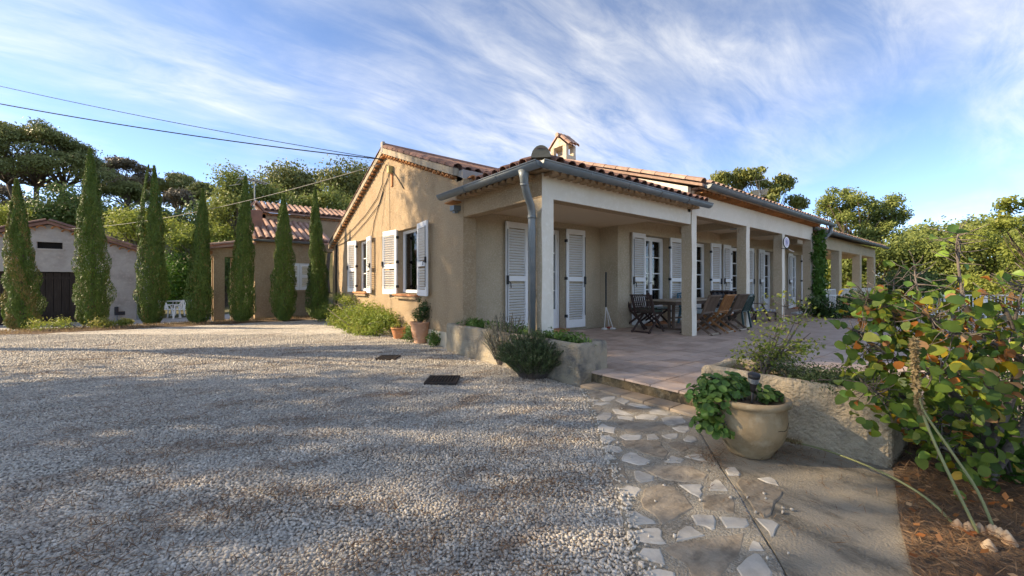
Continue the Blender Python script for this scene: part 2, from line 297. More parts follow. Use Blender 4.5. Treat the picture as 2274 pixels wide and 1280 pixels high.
def leafcol(name, c, tr=.4):
    m, t, b = M_(name); l = t.links.new
    oi = N(t, 'ShaderNodeObjectInfo'); geo = N(t, 'ShaderNodeNewGeometry'); nz = N(t, 'ShaderNodeTexNoise'); l(geo.outputs['Position'], nz.inputs['Vector']); nz.inputs['Scale'].default_value = 25
    mr = N(t, 'ShaderNodeMapRange'); l(oi.outputs['Random'], mr.inputs[0]); mr.inputs[3].default_value = .6; mr.inputs[4].default_value = 1.35
    mq = N(t, 'ShaderNodeMapRange'); l(nz.outputs[0], mq.inputs[0]); mq.inputs[3].default_value = .7; mq.inputs[4].default_value = 1.3
    mm = N(t, 'ShaderNodeMath', operation='MULTIPLY'); l(mr.outputs[0], mm.inputs[0]); l(mq.outputs[0], mm.inputs[1])
    rgb = N(t, 'ShaderNodeRGB'); rgb.outputs[0].default_value = (*c, 1); vm = N(t, 'ShaderNodeVectorMath', operation='SCALE'); l(rgb.outputs[0], vm.inputs[0]); l(mm.outputs[0], vm.inputs['Scale'])
    l(vm.outputs[0], b.inputs['Base Color']); b.inputs['Roughness'].default_value = .45; b.inputs['Specular IOR Level'].default_value = .35
    trn = N(t, 'ShaderNodeBsdfTranslucent'); l(vm.outputs[0], trn.inputs[0]); ms = N(t, 'ShaderNodeMixShader'); ms.inputs[0].default_value = tr
    l(b.outputs[0], ms.inputs[1]); l(trn.outputs[0], ms.inputs[2]); l(ms.outputs[0], t.nodes['Material Output'].inputs[0]); return m
LQ = [leafcol('quince_leaf_green', (.23, .36, .06), .5), leafcol('quince_leaf_deep_green', (.13, .25, .06), .5), leafcol('quince_leaf_lime', (.38, .44, .07), .5), leafcol('quince_leaf_yellow', (.50, .36, .03)), leafcol('quince_leaf_orange', (.52, .19, .045)), leafcol('quince_leaf_tan', (.55, .31, .15))]
LG = [leafcol('geranium_leaf', (.085, .18, .035), .3), leafcol('geranium_leaf_light', (.20, .28, .055), .3)]

# ------------------------------------------------------------------ foliage tools
def rnd3(n): 
    a = rng.normal(size=(n, 3)); return a/np.linalg.norm(a, axis=1, keepdims=True)
def unit(a): return a/np.maximum(np.linalg.norm(a, axis=1, keepdims=True), 1e-6)
def leafmesh(name, P, nrm, along, ln, wd, mt, v):
    """one pointed leaf (two triangles as a quad) at every point"""
    n = len(P); b = unit(along - nrm*(along*nrm).sum(1, keepdims=True)); t = np.cross(nrm, b)
    ln = np.broadcast_to(np.asarray(ln, float), (n,))[:, None]; wd = np.broadcast_to(np.asarray(wd, float), (n,))[:, None]
    V = np.stack([P-b*ln/2, P+t*wd/2+b*ln*.05, P+b*ln/2, P-t*wd/2+b*ln*.05], 1).reshape(-1, 3)
    return newmesh(name, V, np.arange(4*n).reshape(n, 4), mt, v=np.repeat(v, 4))
def clump_leaves(name, clumps, n, ln, wd, mt, shell=.5, up=.0, vb=.0, droop=0, fuzz=.2):
    C = np.array([c[:3] for c in clumps]); R = np.array([c[3:6] if len(c) > 4 else (c[3],)*3 for c in clumps])
    w_ = (R[:, 0]*R[:, 1]); k = rng.choice(len(C), n, p=w_/w_.sum()); d = rnd3(n)
    if up: d[:, 2] = np.where(rng.random(n) < up, np.abs(d[:, 2]), d[:, 2])
    rad = 1-shell*rng.random(n)**1.6; rad = np.where(rng.random(n) < fuzz, rng.uniform(1, 1.4, n), rad); P = C[k]+d*R[k]*rad[:, None]
    nr = unit(d+.9*rnd3(n)); al = unit(rnd3(n)+np.array([0, 0, -droop]))
    cv = rng.random(len(C))*.35
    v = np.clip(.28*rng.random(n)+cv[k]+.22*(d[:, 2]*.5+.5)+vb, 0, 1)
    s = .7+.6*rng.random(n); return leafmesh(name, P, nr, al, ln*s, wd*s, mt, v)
def limb(mb, p, q, r0, r1, bend=.12, n=6, seg=5):
    p, q = np.array(p, float), np.array(q, float); l = np.linalg.norm(q-p); o = rnd3(1)[0]*bend*l
    pts = [p+(q-p)*t+o*math.sin(math.pi*t) for t in np.linspace(0, 1, seg)]; mb.tube(pts, list(np.linspace(r0, r1, seg)), n); return pts
def tree(name, label, cat, base, clumps, nleaf, ln, wd, leaf, trunk_r=.2, fork=.45, bark=None, group=None, shell=.5, up=0, vb=0, droop=0, trunks=1, fuzz=.2):
    o = thing(name, label, cat, base, group=group); bx = np.array(base)
    rel = [(c[0]-bx[0], c[1]-bx[1], c[2]-bx[2], *c[3:]) for c in clumps]
    mb = MB(); cz = np.mean([c[2] for c in rel]); cx = np.mean([c[0] for c in rel]); cy = np.mean([c[1] for c in rel])
    for q in range(trunks):
        jx = (q-(trunks-1)/2)*trunk_r*5
        f = np.array([cx*.5+jx*1.4, cy*.5, cz*fork]); limb(mb, (jx*.4, 0, -.3), f, trunk_r, trunk_r*.7, .06, 8, 6)
        for c in rel[q::trunks]: limb(mb, f+np.array([0, 0, -.1]), (c[0], c[1], c[2]-.15*(c[5] if len(c) > 4 else c[3])), trunk_r*.42, trunk_r*.1, .12, 5, 5)
    mb.build('trunk', bark or BARK, o, True)
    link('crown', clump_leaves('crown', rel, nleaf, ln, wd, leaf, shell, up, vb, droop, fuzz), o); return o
def blob(cx, cy, cz, rx, ry, rz, n, r):                       # clumps spread through an ellipsoid
    out = []
    for i in range(n):
        d = rnd3(1)[0]*(.45+.5*rng.random()); s = r*(.7+.6*rng.random()); out.append((cx+d[0]*rx, cy+d[1]*ry, cz+d[2]*rz, s, s, s*.8))
    return out
def tblob(x0, x1, y0, y1, d, n, r, ry=None):                  # clumps filling a pixel box at distance d
    a = dp((x0+x1)/2, d, (y0+y1)/2); rx = (x1-x0)/2*d/F_PX; rz = (y1-y0)/2*d/F_PX; out = []
    for i in range(n):
        e = rnd3(1)[0]*(.35+.6*rng.random()); s = r*(.7+.6*rng.random()); pr = dr(e[1]*(ry or rx), e[0]*max(rx-s*.5, .1))
        out.append((a[0]+pr[0], a[1]+pr[1], a[2]+e[2]*max(rz-s*.5, .1), s, s, s*.8))
    return out
def ground_z(x, y): return float(court(x, y)+hill(x, y))

# ------------------------------------------------------------------ ground
def sheet(name, xs, ys, zf, mt, parent=None, kind='structure', **kw):
    X, Y = np.meshgrid(xs, ys); Z = zf(X, Y); V = np.stack([X, Y, Z], -1).reshape(-1, 3); nx, ny = len(xs), len(ys)
    i = np.arange((nx-1)*(ny-1)); a = (i//(nx-1))*nx+i % (nx-1); Fq = np.stack([a, a+1, a+nx+1, a+nx], 1)
    return link(name, newmesh(name, V, Fq, mt, True), parent, kind=kind, **kw)
def axis(lo, hi, c0, c1, fine, coarse):
    a = list(np.arange(c0, c1, fine)); x = c0
    lo_ = []; st = fine
    while x > lo: st = min(st*1.25, coarse); x -= st; lo_.append(x)
    x = a[-1]; hi_ = []; st = fine
    while x < hi: st = min(st*1.25, coarse); x += st; hi_.append(x)
    return np.array(lo_[::-1]+a+hi_)
def gz(X, Y):
    d, r = to_dr(X, Y); bumps = .25*np.sin(X*.35+1)*np.sin(Y*.31)*smooth(26, 34, d)
    inc = ((X > 3.4) & (X < 16.5) & (Y > -4) & (Y < 12))
    return court(X, Y)+hill(X, Y)-.035-.06*inc+bumps
sheet('ground', axis(-700, 700, -30, 60, 1.0, 60), axis(-400, 900, -10, 75, 1.0, 60), gz, GRASSG)
def grz(X, Y): return court(X, Y)+.006*np.sin(X*3.1)*np.sin(Y*2.7)+.004*np.sin(X*7+Y*5)
sheet('gravel_yard', np.arange(-14, 3.65, .25), np.arange(-6, 14.15, .25), grz, GRAV)
sheet('planting_strip', np.arange(-12, 3.8, .3), np.concatenate([np.arange(13.6, 15.7, .15)]), lambda X, Y: court(X, Y)-.02+.055*smooth(13.6, 14.3, Y)*smooth(15.7, 15.2, Y)+.015*np.sin(X*5)*np.sin(Y*9), SOIL)
sheet('concrete_pavement', np.arange(-12, 3.6, .4), np.arange(15.4, 22.6, .4), lambda X, Y: court(X, Y)+.022, PAVE)

# ------------------------------------------------------------------ flagstone path, slab, bed
def ccw(poly):
    a = sum(p[0]*q[1]-q[0]*p[1] for p, q in zip(poly, poly[1:]+poly[:1])); return poly if a > 0 else poly[::-1]
left_edge = [gp(*p)[:2] for p in ((1290, 868), (1300, 890), (1318, 935), (1335, 990), (1345, 1020), (1352, 1050), (1370, 1100), (1383, 1150), (1393, 1200), (1410, 1250), (1440, 1340), (1500, 1600), (1560, 2100))]
seam = [gp(*p)[:2] for p in ((1530, 925), (1550, 960), (1597, 1042), (1640, 1105), (1663, 1150), (1715, 1235), (1765, 1330), (1870, 1600), (2000, 2100))]
path = MB().prism(ccw([(3.40, 2.98)]+left_edge+seam[::-1]+[(3.40, 1.72)]), -.08, .012).build('stone_path', CONC, kind='structure')
slab_r = [gp(*p)[:2] for p in ((1983, 1046), (1990, 1100), (2000, 1180), (2030, 1290), (2120, 1500), (2300, 2100))]
off = [(x+.012, y-.008) for x, y in seam]
MB().prism(ccw(off+slab_r[::-1]+[(3.40, .47), (3.40, 1.70)]), -.08, .010).build('concrete_slab', SLAB, kind='structure')
A_ = lambda x, y: (1280+x*.2199, 840+y*.2199)
B_ = lambda x, y: (1340+x*.2199, 1020+y*.22)
stones = [('A', 0, s) for s in ([(110,220),(225,235),(215,250),(110,252)], [(240,225),(275,208),(390,198),(390,225),(345,245),(280,250)], [(390,240),(450,205),(540,245),(490,282)], [(510,275),(560,265),(690,285),(755,315),(690,318),(600,305)], [(160,262),(330,262),(350,270),(250,290),(170,280)], [(365,325),(420,330),(580,390),(500,392),(390,375)], [(735,350),(765,330),(840,335),(955,375),(925,392),(745,375)], [(195,410),(270,365),(350,365),(362,405),(310,442),(225,435)], [(410,395),(560,405),(585,420),(570,445),(420,425)], [(590,405),(660,378),(790,385),(830,405),(790,440),(600,425)], [(855,420),(960,398),(1075,400),(1090,432),(1125,465),(985,495),(890,480)], [(218,500),(260,475),(330,505),(400,515),(385,578),(230,550)], [(965,520),(1040,497),(1130,500),(1145,545),(1105,568),(1030,560)], [(240,600),(330,598),(398,640),(330,685),(255,670)], [(430,610),(490,580),(570,595),(655,592),(660,620),(620,655),(510,655)], [(708,590),(790,578),(845,632),(715,642)], [(860,600),(960,578),(1025,580),(1020,625),(960,637),(900,625)], [(1078,635),(1120,597),(1200,615),(1225,650),(1165,668),(1085,655)], [(270,715),(320,692),(440,715),(468,750),(430,775),(290,750)], [(455,830),(480,790),(545,768),(610,780),(640,810),(748,855),(700,895),(620,900),(460,855)], [(285,805),(385,802),(370,840),(290,850)], [(880,870),(955,800),(1090,840),(1060,877)], [(1090,815),(1190,783),(1265,785),(1300,850),(1320,868),(1180,840)])]
stones += [('A', 1, s) for s in ([(95,150),(170,135),(330,185),(150,215)], [(155,290),(280,320),(230,370),(180,385)], [(400,285),(560,300),(680,350),(560,365),(430,330)], [(380,455),(640,450),(900,480),(980,540),(620,572),(520,570)], [(450,650),(640,640),(830,650),(935,770),(890,840),(620,760),(480,710)], [(905,680),(985,655),(1225,705),(1050,770)])]
stones += [('B', 0, s) for s in ([(305,145),(345,138),(510,195),(505,240),(375,265),(320,225)], [(760,283),(990,278),(1003,300),(975,330),(1000,375),(970,412),(880,370)], [(1065,330),(1085,265),(1130,228),(1170,230),(1250,320),(1258,345),(1070,342)], [(1230,130),(1260,100),(1330,105),(1385,170),(1370,190),(1260,185)], [(1555,215),(1680,200),(1740,235),(1770,290),(1640,255)], [(150,350),(240,287),(350,305),(390,330),(330,405),(160,375)], [(150,395),(210,398),(295,485),(215,488)], [(225,545),(330,555),(520,655),(530,682),(400,685),(300,708),(255,680)], [(290,760),(420,725),(560,722),(590,750),(585,815),(635,885),(560,890),(370,865)], [(735,865),(750,760),(830,705),(880,700),(940,745),(1030,800),(870,835)], [(885,595),(950,583),(1110,595),(1135,650),(1125,735),(1090,742),(1020,705),(935,690)], [(1168,608),(1280,612),(1450,630),(1475,690),(1430,722),(1240,725)], [(1535,620),(1700,640),(1775,685),(1720,805),(1690,805)], [(340,1015),(400,930),(570,940),(622,1100),(440,1055)], [(1468,930),(1510,853),(1570,875),(1625,958),(1470,955)], [(1340,1130),(1440,1030),(1520,980),(1570,985),(1630,1060),(1710,1180),(1700,1230),(1400,1230)], [(400,1170),(550,1140),(720,1180),(740,1290),(400,1290)])]
stones += [('B', 1, s) for s in ([(50,90),(110,42),(205,80),(265,235),(250,265),(100,280),(75,200)], [(385,110),(600,85),(900,95),(1060,180),(1030,225),(820,255),(640,235),(520,190)], [(370,440),(420,320),(570,268),(700,310),(830,400),(920,520),(780,600),(590,690),(520,600),(400,520)], [(990,440),(1030,390),(1240,378),(1310,400),(1340,480),(1330,580),(1010,530)], [(1345,270),(1380,215),(1560,240),(1810,350),(1800,390),(1730,470),(1690,590),(1620,615),(1540,560),(1450,420)], [(600,930),(740,870),(1000,840),(1180,800),(1430,770),(1400,930),(1300,1080),(1190,1220),(900,1250),(830,1100),(650,990)])]
for cr_, kind, pl in stones:
    f = A_ if cr_ == 'A' else B_; q = [gp(*f(*p))[:2] for p in pl]; c = np.mean(q, 0)
    pts = []                                                    # roughen the outline
    for p, n_ in zip(q, q[1:]+q[:1]):
        p, n_ = np.array(p), np.array(n_); k = max(1, int(np.linalg.norm(n_-p)/.045))
        for j in range(k):
            e = p+(n_-p)*j/k; pts.append(tuple(e+(rng.normal(size=2)*.004 if j else 0)))
    pts = ccw(pts); zt = .0150+.003*random.random()-(.0015 if kind else 0); mb = MB(); n = len(pts)
    ins = [tuple(np.array(p)+(c-np.array(p))*min(.12, .008/max(.02, np.linalg.norm(c-np.array(p))))) for p in pts]
    mb.add([(*p, 0) for p in pts]+[(*p, zt-.004) for p in pts]+[(*p, zt) for p in ins], [(i, (i+1) % n, n+(i+1) % n, n+i) for i in range(n)]+[(n+i, n+(i+1) % n, 2*n+(i+1) % n, 2*n+i) for i in range(n)]+[tuple(range(2*n, 3*n))])
    mb.build('flagstone', STB if kind else STW, path)
bed_poly = ccw(slab_r+[(6, -6), (6, -.2), (3.95, .46), (3.40, .46)])
MB().prism(bed_poly, -.09, .024).build('needle_bed', SOIL, kind='structure')

# ------------------------------------------------------------------ gravel chips, needles, fallen leaves
def inside(P, poly):
    x, y = P[:, 0], P[:, 1]; r = np.zeros(len(P), bool); n = len(poly)
    for i in range(n):
        x0, y0 = poly[i]; x1, y1 = poly[(i+1) % n]
        c = ((y0 > y) != (y1 > y)) & (x < (x1-x0)*(y-y0)/(y1-y0+1e-12)+x0); r ^= c
    return r
path_poly = [(3.42, 3.0)]+left_edge+[(6, -6), (6, 3)]
def scatter(d0, d1, step):
    d = np.arange(d0, d1, step); out = []
    for dd in d:
        r = np.arange(-1.31*dd, .34*dd, step); p = np.stack([np.full(len(r), dd), r], 1); out.append(p)
    p = np.concatenate(out)+rng.uniform(-.5, .5, (sum(map(len, out)), 2))*step
    P = p[:, :1]*FW+p[:, 1:]*RT; ok = ~inside(P, path_poly) & ~((P[:, 0] > 3.31) & (P[:, 1] > 2.9)); return P[ok]
CP = [(scatter(1.25, 3.1, .0165), .0135), (scatter(3.1, 5.6, .0215), .0142), (scatter(5.6, 9.0, .034), .0165)]
cV, cF, cv = [], [], []; base_n = 0
BX = np.array([(-1,-1,-1),(1,-1,-1),(1,1,-1),(-1,1,-1),(-1,-1,1),(1,-1,1),(1,1,1),(-1,1,1)], float)*.62
QF = np.array([(0,3,2,1),(4,5,6,7),(0,1,5,4),(1,2,6,5),(2,3,7,6),(3,0,4,7)])
for P, s in CP:
    n = len(P); sc3 = s*rng.uniform(.45, 1.15, (n, 1, 3))*np.array([1, .8, .6]); v = (BX[None]*(1+.45*rng.uniform(-1, 1, (n, 8, 3))))*sc3
    a = rng.uniform(0, 6.28, n); tl = rng.uniform(-.7, .7, n); ca, sa, ct, st = np.cos(a)[:, None], np.sin(a)[:, None], np.cos(tl)[:, None], np.sin(tl)[:, None]
    x, y, z = v[..., 0], v[..., 1], v[..., 2]; y, z = y*ct-z*st, y*st+z*ct; x, y = x*ca-y*sa, x*sa+y*ca
    V = np.stack([x+P[:, :1], y+P[:, 1:], z+grz(P[:, 0], P[:, 1])[:, None]+s*.35], -1); cV.append(V.reshape(-1, 3))
    cF.append((QF[None]+8*np.arange(n)[:, None, None]).reshape(-1, 4)+base_n); base_n += 8*n; cv.append(np.repeat(np.clip(rng.beta(2, 2, n), 0, 1), 8))
sp_ = np.array([gp(*p)[:2] for p in zip(rng.uniform(1330, 1760, 36), rng.uniform(900, 1270, 36))]); le = []
for (xa, ya), (xb, yb) in zip(left_edge[:10], left_edge[1:11]):
    for t_ in rng.random(26): k_ = abs(rng.normal())*.035; le.append((xa+(xb-xa)*t_+k_*.75, ya+(yb-ya)*t_-k_*.65))
sp_ = np.concatenate([sp_, np.array(le)]); n = len(sp_); v = BX[None]*(1+.45*rng.uniform(-1, 1, (n, 8, 3)))*.0105*rng.uniform(.4, 1.1, (n, 1, 3)); V = v+np.column_stack([sp_, np.full(n, .019)])[:, None]; cV.append(V.reshape(-1, 3)); cF.append((QF[None]+8*np.arange(n)[:, None, None]).reshape(-1, 4)+base_n); cv.append(np.repeat(rng.uniform(.3, .9, n), 8))
link('gravel', newmesh('gravel', np.concatenate(cV), np.concatenate(cF), CHIP, v=np.concatenate(cv)), label='loose crushed white and grey gravel covering the yard', cat='gravel', kind='stuff')
def litter(name, P, z, ln, wd, mt, label, cat, tilt=.12, direction=None, spread=3.14):
    n = len(P); a = (direction if direction is not None else 0)+rng.uniform(-spread, spread, n)
    al = np.stack([np.cos(a), np.sin(a), rng.uniform(-tilt, tilt, n)], 1); nr = unit(np.stack([rng.normal(size=n)*.35, rng.normal(size=n)*.35, np.ones(n)], 1))
    return link(name, leafmesh(name, np.column_stack([P, z]), nr, al, ln*rng.uniform(.6, 1.2, n), wd, mt, rng.random(n)), label=label, cat=cat, kind='stuff')
NP = []
for i in range(150):                                            # drifts of pine needles on the gravel
    d = random.uniform(1.4, 7); r = random.uniform(-1.28, .2)*d; c = dr(d, r); k = random.randint(40, 130); s = .05+.10*random.random()
    e = rng.normal(size=(k, 2))*[s*2.2, s*.7]; NP.append(c+e[:, :1]*dr(.25, 1)+e[:, 1:]*dr(1, -.25))
k = 3500; dd = rng.uniform(1.3, 8, k); rr = rng.uniform(-1.28, .25, k)*dd; NP.append(dd[:, None]*FW+rr[:, None]*RT)
NP = np.concatenate(NP); NP = NP[~inside(NP, path_poly) & ~((NP[:, 0] > 3.3) & (NP[:, 1] > 2.9))]
litter('fallen_pine_needles', NP, grz(NP[:, 0], NP[:, 1])+.019, .075, .0035, L_NEED, 'brown pine needles lying in drifts over the gravel', 'pine needles', .1)
k = 9000; BP = np.column_stack([rng.uniform(1.9, 4.3, k), rng.uniform(-1.2, .5, k)]); BP = BP[inside(BP, bed_poly)]
litter('needle_carpet', BP, .032+.02*rng.random(len(BP)), .10, .004, L_NEED, 'thick carpet of reddish pine needles beside the concrete slab', 'pine needles', .15)
k = 420; DP_ = np.column_stack([rng.uniform(2.0, 3.9, k), rng.uniform(-1.0, .45, k)]); DP_ = DP_[inside(DP_, bed_poly)]
litter('dead_leaf_litter', DP_, .045+.02*rng.random(len(DP_)), .042, .026, L_DEAD, 'curled orange and tan dead leaves lying on the needle carpet', 'dead leaves', .5)
PN = np.concatenate([rng.normal(size=(220, 2))*[.09, .07]+gp(1590, 1025)[:2], rng.normal(size=(260, 2))*[.10, .13]+gp(1745, 1010)[:2], np.column_stack([rng.uniform(2.1, 3.25, 160), rng.uniform(.4, 1.3, 160)])])
litter('path_needles', PN, .022+.01*rng.random(len(PN)), .07, .0035, L_NEED, 'scattered brown needles on the path around the large pot', 'pine needles', .2)

# ------------------------------------------------------------------ terrace, steps, planters
TZ = .15
RISER = mat('mossy_riser', (.17, .125, .07), .97, ((.06, .05, .035), 6, .42, .62), ((.27, .21, .13), 14, .5, .7), bump=(50, .8, .03))
terr = ccw([(3.54, 3.0), (3.54, 1.68), (3.93, 1.62), (3.93, -4), (19, -4), (15.6, 3.9), (22, 3.9), (22, 5.9), (3.7, 5.9)])
terrace = MB().prism(terr, -.1, TZ-.008).build('terrace', GROUT, kind='structure')
MB().box(3.532, 3.62, 1.60, 3.02, -.05, TZ-.022).build('riser', RISER, terrace)
tm = MB(); tm.box(-.1435, .1435, -.1435, .1435, -.02, 0); tmesh = tm.mesh('tile', FTILE)
far = MB(); cells = []
for i in range(64):
    for j in range(36):
        x, y = 3.525+.145+i*.3, -4+.15+j*.3-.05
        if inside(np.array([[x, y]]), terr)[0] and not (x < 4.0 and y < 1.75): cells.append((x, y))
cells.sort(key=lambda c: (c[0]-0)**2+(c[1])**2+ (40 if c[1] < 1.2 else 0))
for k, (x, y) in enumerate(cells):
    h = TZ+random.uniform(-.0015, .0015)
    if k < 290: link('tile', tmesh, terrace, T(x, y, h) @ Matrix.Rotation(random.uniform(-.004, .004), 4, 'X'))
    else: far.box(x-.145, x+.145, y-.145, y+.145, h-.02, h)
far.build('tile_field', FTILE, terrace, kind='stuff')
for k in range(5): bevel(MB().box(3.315, 3.545, 1.66+k*.265, 1.66+k*.265+.258, -.05, .036).build('step_tile', STEPT, terrace), .008)
# raised planter with the corner column in it
def soft(o, wd=.035, disp=None, lv=0):
    bevel(o, wd, 3)
    if lv:
        s = o.modifiers.new('sub', 'SUBSURF'); s.subdivision_type = 'SIMPLE'; s.levels = s.render_levels = lv
        tx = bpy.data.textures.new('rough', 'CLOUDS'); tx.noise_scale = .16; d = o.modifiers.new('rough', 'DISPLACE'); d.texture = tx; d.strength = disp; d.mid_level = .5; d.texture_coords = 'GLOBAL'
    return o
def trough(name, label, x0, x1, y0, y1, h, wt, mt, mts):
    o = thing(name, label, 'planter', (x0, y0, 0)); X, Y = x1-x0, y1-y0; mb = MB()
    ou = [(0, 0), (X, 0), (X, Y), (0, Y)]; inn = [(wt, wt), (X-wt, wt), (X-wt, Y-wt), (wt, Y-wt)]
    V = [(*p, -.08) for p in ou]+[(*p, h) for p in ou]+[(*p, h) for p in inn]+[(*p, h-.12) for p in inn]
    Fc = []
    for i in range(4):
        j = (i+1) % 4; Fc += [(i, j, 4+j, 4+i), (4+i, 4+j, 8+j, 8+i), (8+i, 8+j, 12+j, 12+i)]
    mb.add(V, Fc); wl = soft(mb.build('wall', mt, o), .04, .03, 4)
    MB().box(wt, X-wt, wt, Y-wt, h-.2, h-.075).build('soil', SOIL, o); return o
trough('corner_planter', 'long weathered stucco planter along the porch, dark end face beside the steps', 3.33, 3.84, 3.0, 6.02, .475, .1, OLDW, None)
trough('stucco_trough', 'low tan stucco planter with rounded rim behind the big clay pot', 3.35, 3.95, .47, 1.66, .46, .1, ROCKW, None)

# ------------------------------------------------------------------ house
house = thing('house', 'long single-storey ochre stucco villa with clay tile roof and columned porch', 'house', (0, 0, 0))
def wall(name, mt, axis_, c0, c1, s0, s1, zb, prof, holes=(), parent=house, mts=None):
    """wall slab between planes c0..c1 along axis_ ('X' runs along Y, 'Y' runs along X) with rectangular openings and a sloping top"""
    br = sorted({s0, s1, *[p[0] for p in prof], *[h[i] for h in holes for i in (0, 1)]}); br = [b for b in br if s0-1e-6 <= b <= s1+1e-6]
    ps, pz = [p[0] for p in prof], [p[1] for p in prof]; mb = MB()
    for a, b in zip(br, br[1:]):
        za, zb_ = np.interp(a, ps, pz), np.interp(b, ps, pz); hs = sorted([h for h in holes if h[0] <= a+1e-6 and h[1] >= b-1e-6], key=lambda h: h[2])
        segs = []; lo = zb
        for h in hs: segs.append((lo, h[2])); lo = h[3]
        segs.append((lo, None))
        for q0, q1 in segs:
            t0, t1 = (za, zb_) if q1 is None else (q1, q1)
            if q1 is not None and q1-q0 < 1e-5: continue
            pts = [(a, q0), (b, q0), (b, t1), (a, t0)]
            V = [(c0, s, z) if axis_ == 'X' else (s, c0, z) for s, z in pts]+[(c1, s, z) if axis_ == 'X' else (s, c1, z) for s, z in pts]
            mb.add(V, [(0, 1, 2, 3), (7, 6, 5, 4), (0, 4, 5, 1), (1, 5, 6, 2), (2, 6, 7, 3), (3, 7, 4, 0)])
    return mb.build(name, mt, parent)
AP = 9.24
def TT(y): return 4.37-(.368*(AP-y) if y < AP else .40*(y-AP))          # tile line of the gable
prof = [(5.78, TT(5.78)-.17), (AP, TT(AP)-.17), (13.95, TT(13.95)-.17)]
W2, W1 = (7.5, 8.55, .93, 2.32), (10.55, 11.42, .93, 2.32)
wall('gable_wall', TAN, 'X', 3.53, 3.79, 5.78, 13.95, -.1, prof, [W2, W1])
MB().box(3.505, 3.54, 6.05, 13.9, -.1, .27).build('plinth', PALE, house)
D1 = (5.12, 6.20, .17, 2.33)
wall('back_wall', TANS, 'Y', 6.0, 6.25, 3.79, 7.36, 0, [(3.7, 3.1), (7.4, 3.1)], [D1])
wall('return_wall', TANS, 'X', 7.36, 7.60, 5.5, 6.25, 0, [(5, 3.1), (7, 3.1)])
DOORS = [(8.38, 9.46), (10.58, 11.66), (12.96, 14.04), (15.62, 16.70), (18.46, 19.52)]
wall('back_wall', TANS, 'Y', 5.5, 5.75, 7.60, 21, 0, [(7, 3.2), (21, 3.2)], [(a, b, .17, 2.31) for a, b in DOORS])
# beams: tan on their ends, cream on the front
def beam(name, x0, x1, y0, y1, z0, z1, m0=TAN, m1=CREAM, parent=house):
    mb = MB(); mb.box(x0, x1, y0, y1, z0, z1); mb.m = [0, 0, 1, 0, 0, 0]; o = mb.build(name, [m0, m1], parent); return bevel(o, .012)
def column(x0, x1, y0, y1, z0, z1, m0=TANS, m1=CREAM):
    mb = MB(); n = 7
    for k in range(n):                                          # slightly hand-trowelled faces
        a, b = z0+(z1-z0)*k/n, z0+(z1-z0)*(k+1)/n
        def sec(z): 
            e = .004*math.sin(z*5+x0*3); return [(x0-e, y0+e, z), (x1+e, y0+e, z), (x1+e, y1, z), (x0-e, y1, z)]
        mb.add(sec(a)+sec(b), [(0, 1, 5, 4)], 1); mb.add(sec(a)+sec(b), [(1, 2, 6, 5), (2, 3, 7, 6), (3, 0, 4, 7)], 0)
    return mb.build('column', [m0, m1], house)
FY = 3.83
beam('beam', 3.53, 7.372, FY, FY+.2, 2.27, 2.60)
beam('beam', 3.53, 3.73, FY+.2, 5.78, 2.27, 2.60, TAN, TAN)
beam('beam', 7.38, 14.66, FY-.012, FY+.2, 2.455, 2.93)
column(3.528, 3.738, FY-.003, FY+.205, .1, 2.272); column(7.375, 7.56, FY-.014, FY+.19, TZ-.01, 2.46)
for xr in (10.03, 12.28, 14.64): column(xr-.19, xr, FY-.014, FY+.19, TZ-.01, 2.46)
MB().box(3.79, 7.37, FY+.2, 6.0, 2.44, 2.50).build('ceiling', CEIL, house); MB().box(7.38, 15.3, FY+.2, 5.5, 2.64, 2.70).build('ceiling', CEIL, house)
for xc in (10.0, 12.3): MB().box(xc, xc+.12, FY+.2, 5.5, 2.47, 2.64).build('cross_beam', TANS, house)
wall('end_gable', CREAM, 'X', 7.25, 7.372, FY+.0, 7.4, 2.5, [(3.5, 2.86), (7.05, 4.10), (7.4, 4.0)])
# roofs --------------------------------------------------
def arc_tile(r0, r1, ln, th=.012, n=5):
    mb = MB(); V = []
    for r, y in ((r0, 0), (r1, ln)):
        for rr in (r, r-th):
            for j in range(n+1):
                a = math.pi*j/n; V.append((-rr*math.cos(a), y, rr*math.sin(a)*.85))
    k = n+1; Fc = []
    for j in range(n):
        Fc += [(j, 2*k+j, 2*k+j+1, j+1), (k+j, k+j+1, 3*k+j+1, 3*k+j), (j, j+1, k+j+1, k+j), (2*k+j, 3*k+j, 3*k+j+1, 2*k+j+1)]
    mb.add(V, Fc); return mb
def tiles(parent, o, a, s, ncol, nrow, pitch, expo, mt, nobj=2, mask=None, r=.088, jit=.006, field='tile_field'):
    o, a, s = np.array(o, float), np.array(a, float), np.array(s, float); a /= np.linalg.norm(a); s /= np.linalg.norm(s); nn = np.cross(a, s)
    if nn[2] < 0: nn = -nn
    t = arc_tile(r, r*.8, expo*1.18); me = t.mesh('roof_tile', mt, False); base = np.array(t.V); FF = t.F; fld = MB()
    for j in range(nrow):
        for i in range(ncol):
            p = o+a*(pitch*(i+.5))+s*(expo*j)
            if mask and not mask(p+s*expo*.5): continue
            jj = rng.normal(size=3)*jit; s2 = s+a*random.uniform(-.02, .02); q = p+nn*(.012+jj[2]*.5)+s*jj[1]; up = s2+nn*.05; up = up/np.linalg.norm(up); n2 = np.cross(a, up); n2 = n2 if n2[2] > 0 else -n2
            if j < nobj: link('roof_tile', me, parent, basis(q, np.cross(up, n2), up, n2))
            else: fld.add(base @ np.stack([np.cross(up, n2), up, n2])+q, FF)
    if fld.V: fld.build(field, mt, parent, kind='stuff')
